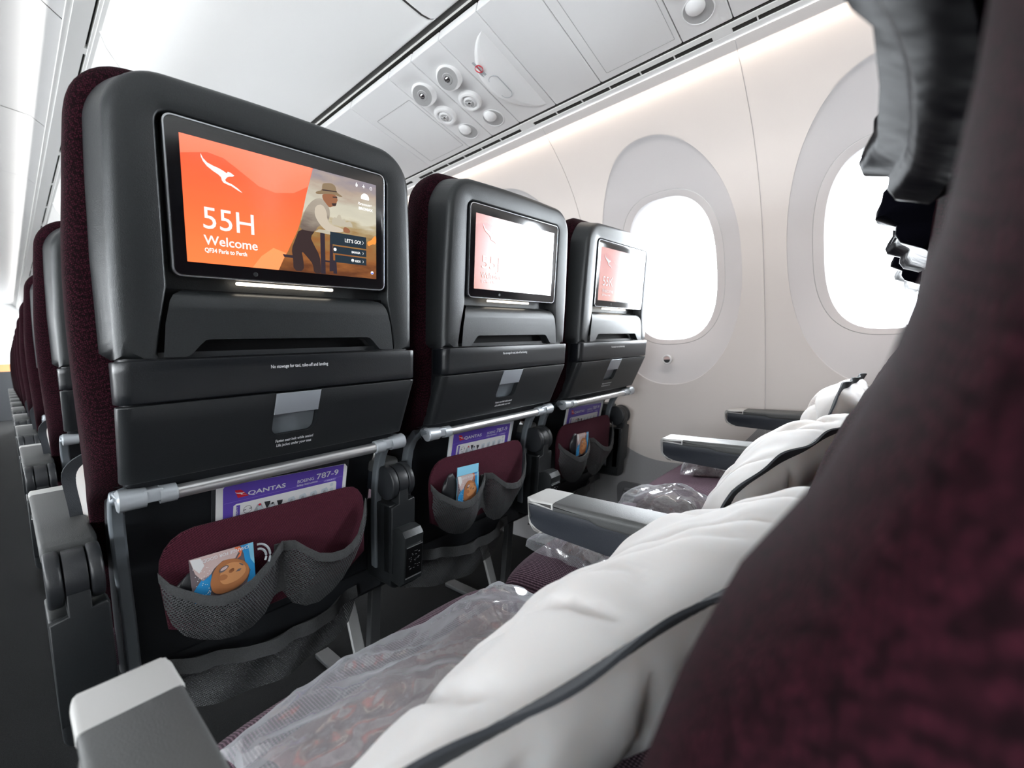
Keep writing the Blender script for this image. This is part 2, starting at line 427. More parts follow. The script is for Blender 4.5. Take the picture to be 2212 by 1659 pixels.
    def build(s, name, mats, parent=None, sharp=35, recalc=True, smooth=True, bevel=None, sub=0):
        me = D.meshes.new(name); me.from_pydata(s.v, [], s.f)
        for m in (mats if isinstance(mats, (list, tuple)) else [mats]): me.materials.append(M[m] if isinstance(m, str) else m)
        me.polygons.foreach_set('material_index', s.mi)
        if recalc:
            b = bmesh.new(); b.from_mesh(me); bmesh.ops.recalc_face_normals(b, faces=b.faces); b.to_mesh(me); b.free()
        me.polygons.foreach_set('use_smooth', [smooth] * len(me.polygons))
        if smooth: me.set_sharp_from_angle(angle=math.radians(sharp))
        me.update()
        o = D.objects.new(name, me); COL.objects.link(o)
        if parent: o.parent = parent
        if bevel:
            md = o.modifiers.new('bevel', 'BEVEL'); md.width = bevel; md.segments = 2; md.limit_method = 'ANGLE'; md.angle_limit = math.radians(40); md.harden_normals = False
        if sub:
            md = o.modifiers.new('sub', 'SUBSURF'); md.levels = sub; md.render_levels = sub
        return o

def carve(o, cutters):
    """boolean-subtract cutter objects and bake the result"""
    for c in cutters:
        md = o.modifiers.new('cut', 'BOOLEAN'); md.object = c; md.operation = 'DIFFERENCE'; md.solver = 'EXACT'
    dg = bpy.context.evaluated_depsgraph_get(); me = D.meshes.new_from_object(o.evaluated_get(dg))
    o.modifiers.clear(); o.data = me
    for c in cutters: D.objects.remove(c)
    me.polygons.foreach_set('use_smooth', [True] * len(me.polygons)); me.set_sharp_from_angle(angle=math.radians(35))
    return o

def thing(name, label, cat, loc=(0, 0, 0), group=None):
    o = D.objects.new(name, None); COL.objects.link(o); o.location = loc; o.empty_display_size = 0.05
    tag(o, label, cat, group); return o
def tag(o, label=None, cat=None, group=None, kind=None):
    if label: o['label'] = label
    if cat: o['category'] = cat
    if group: o['group'] = group
    if kind: o['kind'] = kind
    return o
def kids(o): return [c for c in D.objects if c.parent == o]
def copy_tree(o, skip=(), parent=None):
    c = o.copy(); COL.objects.link(c)
    if parent: c.parent = parent
    for ch in kids(o):
        if ch.name.split('.')[0] in skip: continue
        copy_tree(ch, skip, c)
    return c

mm = lambda P: [(a / 1000.0, b / 1000.0) for a, b in P]

# ------------------------------------------------------------ the cabin shell
WALL = [(0.0, 1.22), (0.3, 1.26), (0.6, 1.29), (0.85, 1.30), (1.05, 1.29), (1.25, 1.26), (1.40, 1.20), (1.50, 1.13), (1.57, 1.06), (1.62, 1.00)]
def wallX(z): return smooth_interp(WALL, z)
def rse(phi, a, b, n): return (abs(math.cos(phi) / a) ** n + abs(math.sin(phi) / b) ** n) ** (-1.0 / n)
ZC = 1.1145

wall = MB(); rim = None
def bay_pts(yc):
    y0, y1, z0, z1 = yc - W_PITCH / 2 + 0.0012, yc + W_PITCH / 2 - 0.0012, 0.0, 1.62
    P = []
    for a, b, n in (((y0, z0), (y1, z0), 30), ((y1, z0), (y1, z1), 70), ((y1, z1), (y0, z1), 30), ((y0, z1), (y0, z0), 70)):
        for i in range(n): P.append((lerp(a[0], b[0], i / n), lerp(a[1], b[1], i / n)))
    return P
NB = 17
for k in range(-4, 18):
    yc = W_Y0 + k * W_PITCH
    B = bay_pts(yc); rings = []
    rings.append([(wallX(z) + 0.006, y, z) for y, z in B])
    for t in (0, 0.04, 0.2, 0.4, 0.6, 0.8, 0.97, 1.0):
        ring = []
        for y, z in B:
            ph = math.atan2(z - ZC, y - yc); ro = rse(ph, 0.2455, 0.4025, 2.25); rb = math.hypot(y - yc, z - ZC)
            r = lerp(rb, ro, t); zz = ZC + r * math.sin(ph); yy = yc + r * math.cos(ph)
            ring.append((wallX(zz) + (0.0 if t > 0 else 0.001), yy, zz))
        rings.append(ring)
    for t, dep in ((0.02, 0.003), (0.10, 0.006), (0.3, 0.012), (0.5, 0.018), (0.75, 0.026), (1.0, 0.034)):
        ring = []
        for y, z in B:
            ph = math.atan2(z - ZC, y - yc); ro = rse(ph, 0.2455, 0.4025, 2.25); ri = rse(ph, 0.186, 0.262, 2.7)
            zc2 = lerp(ZC, 1.118, t); r = lerp(ro, ri, t); zz = zc2 + r * math.sin(ph); yy = yc + r * math.cos(ph)
            ring.append((wallX(zz) + dep, yy, zz))
        rings.append(ring)
    wall.loft(rings, False, False)
o = wall.build('wall_right', 'wall', sharp=30, recalc=False); tag(o, kind='structure')
# backing strips added behind the panel seams to stop outside light leaking in
mb = MB()
for k in range(-4, 19):
    ys_ = W_Y0 + (k - 0.5) * W_PITCH
    mb.grid(lambda u, v: (wallX(v * 1.62) + 0.0035, ys_ + (u - 0.5) * 0.02, v * 1.62), 1, 60)
o = mb.build('seam_light_seal', 'frame', recalc=False); tag(o, kind='structure')
def reveal(k):
    yc = W_Y0 + k * W_PITCH; mb = MB(); N = 96; rings = []
    for (a, b, n, dep, zc) in ((0.1885, 0.2645, 2.7, 0.0365, 1.118), (0.1865, 0.2625, 2.7, 0.0355, 1.118), (0.1842, 0.2602, 2.7, 0.0345, 1.118), (0.158, 0.244, 2.8, 0.040, 1.117), (0.153, 0.239, 2.8, 0.052, 1.117), (0.150, 0.236, 2.8, 0.075, 1.117), (0.27, 0.41, 2.3, 0.078, 1.1145), (0.27, 0.43, 2.3, 0.003, 1.1145)):
        rings.append([(wallX(zc + rse(2 * PI * i / N, a, b, n) * math.sin(2 * PI * i / N)) + dep, yc + rse(2 * PI * i / N, a, b, n) * math.cos(2 * PI * i / N), zc + rse(2 * PI * i / N, a, b, n) * math.sin(2 * PI * i / N)) for i in range(N)])
    mb.loft(rings[:2], False, False, 0); mb.loft(rings[1:3], False, False, 1); mb.loft(rings[2:], False, False, 0)  # outermost rings are added behind the wall to keep stray daylight out
    root = mb.build('window_%d' % (k + 5), ['frame', 'nozzle'], sharp=30); tag(root, kind='structure')
    pn = MB(); pts = [(wallX(1.117 + rse(2 * PI * i / N, .152, .238, 2.8) * math.sin(2 * PI * i / N)) + 0.07, yc + rse(2 * PI * i / N, .152, .238, 2.8) * math.cos(2 * PI * i / N), 1.117 + rse(2 * PI * i / N, .152, .238, 2.8) * math.sin(2 * PI * i / N)) for i in range(N)]
    x0 = sum(p[0] for p in pts) / N
    pn.loft([[(p[0], p[1], p[2]) for p in pts], [(p[0] + 0.003, p[1], p[2]) for p in pts]])
    pn.build('pane', 'pane', root)
for k in range(-4, 8): reveal(k)

mb = MB(); mb.box(-2.6, 1.32, -2.6, 12.1, -0.03, 0.0); o = mb.build('floor', 'carpet'); tag(o, kind='structure')
# ceiling over the aisle, with shallow transverse panel seams
mb = MB()
ys = [-2.6 + 0.55 * 0]; y = -2.6
while y < 12.0:
    y2 = min(y + 1.06, 12.1)
    def cf(u, v, y=y, y2=y2):
        x = lerp(-2.6, -0.028, u); h = 2.175 + 0.04 * math.sin(PI * min(1, max(0, (x + 1.1) / 1.0))) if x > -1.1 else 2.175
        h -= 0.055 * max(0.0, (x + 0.11) / 0.082) ** 2
        return (x, lerp(y + 0.003, y2 - 0.003, v), h)
    mb.grid(cf, 40, 1); y += 1.06
mb.box(-2.6, 1.4, -2.6, 12.1, 2.235, 2.26)
o = mb.build('ceiling', 'ceil', recalc=False); tag(o, kind='structure')
mb = MB(); mb.box(-2.66, -2.6, -2.6, 12.1, 0, 0.87); mb.box(-2.66, -2.6, -2.6, 12.1, 1.25, 2.26)
_y = -2.6
for k in range(-4, 8):
    yc = W_Y0 + k * W_PITCH; mb.box(-2.66, -2.6, _y, yc - 0.155, 0.87, 1.25); _y = yc + 0.155
mb.box(-2.66, -2.6, _y, 12.1, 0.87, 1.25)
o = mb.build('wall_left', 'white'); tag(o, kind='structure')
mb = MB(); mb.box(-2.6, 1.35, -2.63, -2.6, 0, 2.26); o = mb.build('wall_back', 'white'); tag(o, kind='structure')
mb = MB(); mb.box(-2.6, 1.35, 12.1, 12.13, 0, 2.26, 0); mb.box(-0.6, -0.14, 12.07, 12.1, 0.92, 1.06, 1); mb.box(-0.6, -0.14, 12.06, 12.1, 0.0, 0.92, 2); mb.box(-0.9, 0.6, 12.04, 12.1, 1.5, 1.53, 3); mb.box(-0.9, 0.6, 12.04, 12.1, 1.22, 1.25, 3)
o = mb.build('wall_front', ['white', 'timber', 'black2', 'psu']); tag(o, kind='structure')

# rail with the air slot, between bin tops and ceiling
mb = MB()
R0 = lambda z: -0.294 + 0.26 * (z - 0.867)
for (x0, x1, z0, z1, mi) in ((0.036, 0.075, 2.085, 2.20, 0), (0.018, 0.030, 2.115, 2.20, 1), (0.0285, 0.036, 2.092, 2.2, 0), (-0.030, 0.0195, 2.098, 2.125, 0), (-0.045, -0.030, 2.105, 2.118, 0)):
    mb.box(x0, x1, -2.6, 12.1, z0, z1, mi)
y = -2.55
while y < 12:
    mb.box(0.012, 0.036, y, y + 0.045, 2.097, 2.12, 0); y += 0.61
o = mb.build('trim_1', ['white', 'slot']); tag(o, kind='structure')

# overhead bins
BIN = [(0.612, 1.85), (0.608, 1.815), (0.598, 1.792), (0.584, 1.777), (0.566, 1.768), (0.54, 1.766), (0.50, 1.7715), (0.44, 1.782), (0.37, 1.798), (0.30, 1.822), (0.235, 1.855), (0.18, 1.895), (0.135, 1.94), (0.10, 1.985), (0.075, 2.035), (0.060, 2.085), (0.058, 2.10)]
BIN = [(x - 0.012, z) for x, z in BIN]
YS = 0.326
def binprof():
    T = sorted([(x, z) for x, z in BIN[3:]])
    return BIN
for k in range(-3, 10):
    y0, y1 = YS + 1.22 * k, YS + 1.22 * (k + 1)
    if y0 > 12: break
    y1 = min(y1, 12.05)
    near = {0: 'nearest white overhead bin, ahead of the dark curved seam', -1: 'white overhead bin behind the dark curved seam, cut off by the top of the photo', 1: 'second white overhead bin past the dark curved seam, over the seats ahead'}
    lab = near.get(k, 'pale overhead bin further up the cabin, above the receding seat row')
    root = thing('overhead_bin', lab, 'overhead bin', (0, y0, 0), 'overhead bins')
    if k not in near: root['group'] = 'overhead bins along the window side'
    mb = MB()
    ybreaks = [0.0025, 0.005, 0.010, y1 - y0 - 0.010, y1 - y0 - 0.005, y1 - y0 - 0.0025]
    off = [0.006, 0.002, 0.0, 0.0, 0.002, 0.006]
    rings = []
    for yy, of in zip(ybreaks, off):
        ring = []
        for i, (x, z) in enumerate(BIN):
            a = BIN[max(0, i - 1)]; b = BIN[min(len(BIN) - 1, i + 1)]; t = Vector((b[0] - a[0], b[1] - a[1])).normalized()
            ring.append((x - t.y * of * -1 * -1 + 0 * of, yy, z + of if abs(t.x) > 0.5 else z))
        ring.append((0.10, yy, 2.2)); ring.append((0.59, yy, 2.2))
        rings.append(ring)
    mb.loft(rings)
    mb.build('door', 'bin', root, sharp=50)
    mb = MB(); mb.loft([[(x, yy, z + 0.004) for x, z in BIN] for yy in (-0.008, 0.008)], False, False, closed=False); mb.build('seam_shade', 'slot', root)  # slot-black strip added to stand for the shade inside the bin seam
    mb = MB(); mb.bprism(rrect(-0.05, 0.05, -0.006, 0.006, 0.005), lambda u, v, w: (0.20 + v, 0.61 + u, 1.884 - w), 0, 0.008, 0.002)
    mb.build('latch', 'white', root)
# black filler added behind the bins and in the gap so it reads dark
mb = MB(); mb.box(0.08, 1.34, -2.6, 12.05, 2.12, 2.2); mb.box(0.594, 0.612, -2.6, 12.05, 1.80, 2.2); o = mb.build('black_filler', 'slot'); tag(o, kind='structure')

# service panels (local axes: s along the sloped panel, y along the cabin, n down from its face)
PA = Vector((0.602, 0, 1.75)); PT = Vector((0.954, 0, -0.300)).normalized(); PN = Vector((PT.z, 0, -PT.x))
def PS(s, y, n=0.0): return tuple(PA + PT * s + Vector((0, y, 0)) + PN * n)
def panel_mesh(y0, y1, door=None):
    mb = MB()
    mb.bprism(rrect(0.0, 0.366, y0 + 0.0012, y1 - 0.0012, 0.003, 2), lambda u, v, w: PS(u, v, w), -0.03, 0.0, 0.002)
    return mb
def nozzle(root, s, y, kind):
    mb = MB(); o = Vector(PS(s, y, 0)); ax = (PN + Vector((-0.42, -0.25, 0))).normalized() if kind == 0 else PN
    if kind == 0:      # tall reading lamp, tilted
        mb.lathe([(0.042, -0.01), (0.0415, 0.002), (0.038, 0.013), (0.034, 0.020), (0.0325, 0.021)], o, ax, mi=0)
        mb.lathe([(0.0325, 0.020), (0.032, 0.0225), (0.029, 0.0225), (0.017, 0.0215), (0.016, 0.019), (0.0155, 0.0235), (0.009, 0.0235)], o, ax, mi=1)
        mb.lathe([(0.009, 0.02), (0.0088, 0.0245), (0.006, 0.0238), (0.003, 0.026), (0.0, 0.0265)], o, ax, mi=2)
        return mb.build('reading_light', ['psu', 'nozzle', 'chrome'], root)
    if kind == 1:      # air nozzle
        mb.lathe([(0.040, -0.01), (0.0395, 0.003), (0.036, 0.011), (0.031, 0.0135), (0.027, 0.0125), (0.0255, 0.008), (0.022, 0.0075), (0.018, 0.013), (0.016, 0.0135)], o, PN, mi=0)
        mb.lathe([(0.016, 0.010), (0.0155, 0.014), (0.007, 0.0135), (0.006, 0.011)], o, PN, mi=1)
        for a in range(3):
            q = 2 * PI * a / 3 + 0.4; A = o + PN * 0.0142
            e1 = Vector(PS(s + math.cos(q) * 0.0145, y + math.sin(q) * 0.0145, 0.0145)); mb.tube([A, e1], 0.0012, 6, mi=0)
        mb.lathe([(0.0055, 0.008), (0.005, 0.0155), (0.001, 0.016)], o, PN, mi=2)
        return mb.build('air_nozzle', ['psu', 'nozzle', 'chrome'], root)
    # recessed ball
    mb.lathe([(0.038, -0.004), (0.038, 0.0015), (0.0355, 0.002), (0.0345, 0.0005), (0.033, 0.0003)], o, PN, mi=0)
    mb.lathe([(0.0345, 0.0006), (0.034, 0.0010), (0.001, 0.0010)], o, PN, mi=1)
    c = Vector(PS(s - 0.013, y + 0.003, -0.004)); mb.lathe([(0.024 * math.cos(t), 0.024 * 0.75 * math.sin(t)) for t in [i * PI / 2 / 8 for i in range(9)]], c, PN, mi=0)
    return mb.build('reading_light', ['psu', 'nozzle'], root)

PANELS = [(-0.93, -0.62, 'b'), (-0.62, -0.332, 'b'), (-0.332, -0.209, 'n'), (-0.209, 0.032, 'd'), (0.032, 0.196, 'b'), (0.196, 0.350, 's'), (0.350, 0.480, 'n'), (0.480, 0.600, 'n'), (0.600, 0.838, 'd'), (0.838, 1.10, 'b'), (1.10, 1.35, 'b'), (1.35, 1.65, 'b'), (1.65, 2.2, 'b'), (2.2, 3.2, 'b'), (3.2, 5.2, 'b'), (5.2, 8.0, 'b'), (8.0, 12.0, 'b'), (-2.6, -0.93, 'b')]
for (y0, y1, kd) in PANELS:
    if kd == 'n':
        near = y0 < 0
        lab = 'white service panel with one round light, cut off by the top photo edge' if near else ('white panel of reading lamp and air nozzle, directly beside the no smoking sign' if y0 < 0.4 else 'white panel of reading lamp and air nozzle, one panel further from the no smoking sign')
        root = thing('service_panel', lab, 'service panel', (0, 0, 0), 'overhead service panels')
        panel_mesh(y0, y1).build('panel', 'psu', root)
        ym = (y0 + y1) / 2
        nozzle(root, 0.10, ym, 0); nozzle(root, 0.203, ym + 0.012, 1); nozzle(root, 0.302, ym, 2)
    elif kd == 's':
        root = thing('sign_panel', 'white ceiling panel with a curved pod carrying the red no smoking sign', 'sign panel', (0, 0, 0), 'overhead service panels')
        panel_mesh(y0, y1).build('panel', 'psu', root)
        mb = MB()
        def pod(u, v):
            s = lerp(0.048, 0.346, u); w = math.sin(PI * u) ** 0.62
            yy = 0.2200 + v * 0.122 * w
            e = (1 - (2 * v - 1) ** 4)
            n = 0.024 * w * min(1.0, v / 0.55) ** 0.8 * (1 - max(0.0, (v - 0.72) / 0.28) ** 2)
            return PS(s, yy, n + 0.0003)
        mb.grid(pod, 48, 20); mb.build('pod', 'psu', root, sharp=60)
        def onp(s, y): return PS(s, y, 0.0212)
        mb = MB()
        mb.prism([(0.114, 0.3235), (0.166, 0.3205), (0.1665, 0.3275), (0.1145, 0.3305)], lambda u, v, w: PS(u - 0.022, v - 0.030, w + 0.0025), 0.0195, 0.0212, 1)
        mb.prism([(0.152, 0.334), (0.170, 0.333), (0.170, 0.3345), (0.152, 0.3355)], lambda u, v, w: PS(u - 0.022, v - 0.030, w + 0.0025), 0.0175, 0.0200, 1)
        mb.prism([(0.152, 0.338), (0.168, 0.337), (0.168, 0.3385), (0.152, 0.3395)], lambda u, v, w: PS(u - 0.022, v - 0.030, w + 0.0025), 0.0155, 0.0180, 1)
        c = (0.140, 0.3255)
        ring = [[Vector(PS(c[0] - 0.022 + r * math.cos(2 * PI * i / 32), c[1] - 0.030 + r * math.sin(2 * PI * i / 32), n + 0.0025)) for i in range(32)] for r, n in ((0.0125, 0.020), (0.0125, 0.0222), (0.0108, 0.0222), (0.0108, 0.020))]
        mb.loft(ring, False, False, 0)
        mb.prism([(c[0] - 0.0115, c[1] - 0.0008), (c[0] + 0.0115, c[1] - 0.0008), (c[0] + 0.0115, c[1] + 0.0008), (c[0] - 0.0115, c[1] + 0.0008)], lambda u, v, w: PS(u - 0.022, v - 0.030, w + 0.0025), 0.0205, 0.0222, 0)
        mb.build('no_smoking_symbol', ['red', 'cardgrey'], root)
        mb = MB(); out = rrect(0.178, 0.268, 0.296, 0.333, 0.018, 8)
        rg = [[Vector(PS(u - 0.022, v - 0.030, n + 0.003)) for u, v in q] for q, n in ((out, 0.018), (out, 0.0206), (rrect(0.1795, 0.2665, 0.2975, 0.3315, 0.0165, 8), 0.0206), (rrect(0.1795, 0.2665, 0.2975, 0.3315, 0.0165, 8), 0.018))]
        mb.loft(rg, False, False); mb.build('seat_belt_lens', 'cardgrey', root)
    else:
        mb = panel_mesh(y0, y1)
        fb = {(-0.93): 'blank white ceiling panel at the upper right behind the cropped service panel'}
        lab = {-0.209: 'plain white ceiling panel with a door outline, right of the sign pod', 0.032: 'plain narrow white ceiling panel between sign pod and the panel with door outline', 0.600: 'plain white ceiling panel with a door outline, just ahead of the reading lamps', 0.838: 'plain white ceiling panel beyond the one with the far door outline'}.get(y0, 'plain white ceiling panel in the strip over the window seats')
        root = thing('ceiling_panel', lab, 'ceiling panel', (0, 0, 0), 'plain panels of the service strip')
        mb.build('panel', 'psu', root)
        if kd == 'd':
            a, b = (0.092, 0.345)
            q = rrect(a, b, y0 + 0.012, y1 - 0.03, 0.002, 2)
            mb = MB(); q2 = rrect(a + 0.0012, b - 0.0012, y0 + 0.0132, y1 - 0.0312, 0.001, 2)
            mb.loft([[PS(u, v, n) for u, v in qq] for qq, n in ((q, -0.001), (q, 0.0006), (q2, 0.0006), (q2, -0.001))], False, False)
            mb.build('door_outline', 'nozzle', root)
# air grille between panels and wall
mb = MB()
def rail(s0, s1, n0, n1, y0, y1, mi): mb.prism([(s0, n0), (s1, n0), (s1, n1), (s0, n1)], lambda u, v, w: PS(u, w, v), y0, y1, mi)
rail(0.369, 0.374, -0.03, -0.002, -2.6, 12.05, 1)
rail(0.374, 0.3885, -0.02, 0.0015, -2.6, 12.05, 0); rail(0.4035, 0.432, -0.02, 0.0015, -2.6, 12.05, 0); rail(0.388, 0.404, -0.02, -0.002, -2.6, 12.05, 1)
y = -2.45
spans = [(-0.575, -0.322), (-0.275, 0.310), (0.367, 0.950)]
yy = 1.0
while yy < 11.5: spans.append((yy, yy + 0.585)); yy += 0.64
yy = -0.64
while yy > -2.5: spans.append((yy - 0.55, yy)); yy -= 0.60
spans.sort(); prev = -2.6
for a, b in spans:
    rail(0.3885, 0.4035, -0.012, 0.0012, prev, a, 0); prev = b
    q = a + 0.0975
    while q < b - 0.03: rail(0.3885, 0.4035, -0.012, 0.0005, q, q + 0.003, 0); q += 0.0975
rail(0.3885, 0.4035, -0.012, 0.0012, prev, 12.05, 0)
o = mb.build('trim_3', ['white', 'slot'], recalc=True); tag(o, kind='structure')
# light baffle over the service strip so that the roof void stays dark
mb = MB(); mb.prism([(0.0, -0.05), (0.46, -0.05), (0.46, -0.035), (0.0, -0.035)], lambda u, v, w: PS(u, w, v), -2.6, 12.05); o = mb.build('light_baffle', 'slot'); tag(o, kind='structure')
mb = MB(); mb.box(1.0, 1.34, -2.6, 12.05, 1.625, 1.64); o = mb.build('trim_5', 'white'); tag(o, kind='structure')

# window dimmer button and floor-level wall vent
root = thing('dimmer_button', 'round window dimmer button on the wall below the middle window', 'button', (1.2985, -0.005, 0.803))
mb = MB(); mb.lathe([(0.017, 0.006), (0.0165, -0.003), (0.014, -0.004), (0.0135, -0.002), (0.0125, -0.002)], (0, 0, 0), (1, 0, 0)); mb.build('bezel', 'cardwhite', root)
mb = MB(); mb.flat([(0.0118 * math.cos(PI + PI * i / 16), 0.0118 * math.sin(PI + PI * i / 16)) for i in range(17)], lambda u, v: (-0.0026, u, v)); mb.build('dark_key', 'black2', root)
mb = MB(); mb.flat([(0.0118 * math.cos(PI * i / 16), 0.0118 * math.sin(PI * i / 16)) for i in range(17)], lambda u, v: (-0.0026, u, v)); mb.build('light_key', 'pinkp', root)
root = thing('wall_vent', 'dark grey slatted vent low on the side wall beside the window seat', 'vent', (1.262, 0.06, 0.25))
mb = MB(); f = lambda u, v, w: (-0.004 - w, u, v)
oo = rrect(-0.15, 0.13, -0.07, 0.085, 0.03, 6); ii = rrect(-0.125, 0.105, -0.05, 0.065, 0.02, 6)
mb.loft([[f(u, v, w) for u, v in q] for q, w in ((oo, -0.01), (oo, 0.004), (ii, 0.006), (ii, -0.008))], False, False); mb.build('surround', 'vent', root)
mb = MB(); mb.flat(ii, lambda u, v: (0.004, u, v), 1)
for i in range(7): zz = -0.045 + 0.018 * i; mb.prism([(-0.124, zz), (0.104, zz), (0.104, zz + 0.006), (-0.124, zz + 0.006)], lambda u, v, w: (w, u, v), 0.0, -0.007, 0)
for yy in (-0.05, 0.03): mb.box(-0.006, 0.0, yy, yy + 0.004, -0.05, 0.065, 0)
mb.build('slats', ['vent', 'slot'], root)

# ------------------------------------------------------------ the seat
def PY(z): return -(z - 1.07) * 0.1262 if z >= 0.82 else 0.0316 + (0.82 - z) * 0.53
def SURF(off=0.0): return lambda x, z: (x, PY(z) + off, z)
TAN = math.tan(0.1255)
def SCR(off=0.0):       # screen plane: u, v from the screen centre in metres
    c, s = math.cos(0.1255), math.sin(0.1255)
    return lambda u, v: (u, -v * s - off * c, 1.07 + v * c - off * s)

HWS = [(0.70, 0.212), (0.88, 0.214), (1.0, 0.213), (1.10, 0.209), (1.205, 0.203)]
def shell_outline(grow=0.0, zb=0.878):
    ztop = 1.207 + grow; r = 0.060 + grow
    def hw(z): return interp(HWS, z) - 0.006 + grow
    right = []
    for i in range(12): z = lerp(zb, ztop - r, i / 11); right.append((hw(z), z))
    h = hw(ztop - r)
    for i in range(1, 13):
        a = 0.5 * PI * i / 12; right.append((h - r + r * math.cos(a), ztop - r + r * math.sin(a)))
    top = [(h - r - (2 * (h - r)) * i / 14, ztop + 0.003 * math.sin(PI * i / 14)) for i in range(1, 14)]
    left = [(-x, z) for x, z in right[::-1]]
    bot = [(-hw(zb) + 2 * hw(zb) * i / 16, zb) for i in range(1, 16)]
    return right + top + left + bot

def ray_poly(c, ang, poly):
    """distance from c along ang to the polygon boundary"""
    dx, dy = math.cos(ang), math.sin(ang); best = None
    n = len(poly)
    for i in range(n):
        x0, y0 = poly[i][0] - c[0], poly[i][1] - c[1]; x1, y1 = poly[(i + 1) % n][0] - c[0], poly[(i + 1) % n][1] - c[1]
        ex, ey = x1 - x0, y1 - y0; den = dx * ey - dy * ex
        if abs(den) < 1e-12: continue
        t = (x0 * ey - y0 * ex) / den; u = (x0 * dy - y0 * dx) / den
        if t > 0 and -1e-9 <= u <= 1 + 1e-9 and (best is None or t > best): best = t
    return best

REC = [(0.168, 0.8785), (0.1685, 0.885), (0.163, 0.920), (0.1565, 0.955), (0.1545, 0.965)]
def recess_poly(g=0.0):
    top = rrect(-0.1535 - g, 0.1535 + g, 0.97, 1.1655 + g, (0, 0, 0.016 + g, 0.016 + g), 6)
    tr = [p for p in top if p[1] > 0.98]                       # tr corner then tl corner
    R = [(x + g, z) for x, z in REC]
    L = [(-x, z) for x, z in R]
    return R + tr + L[::-1]

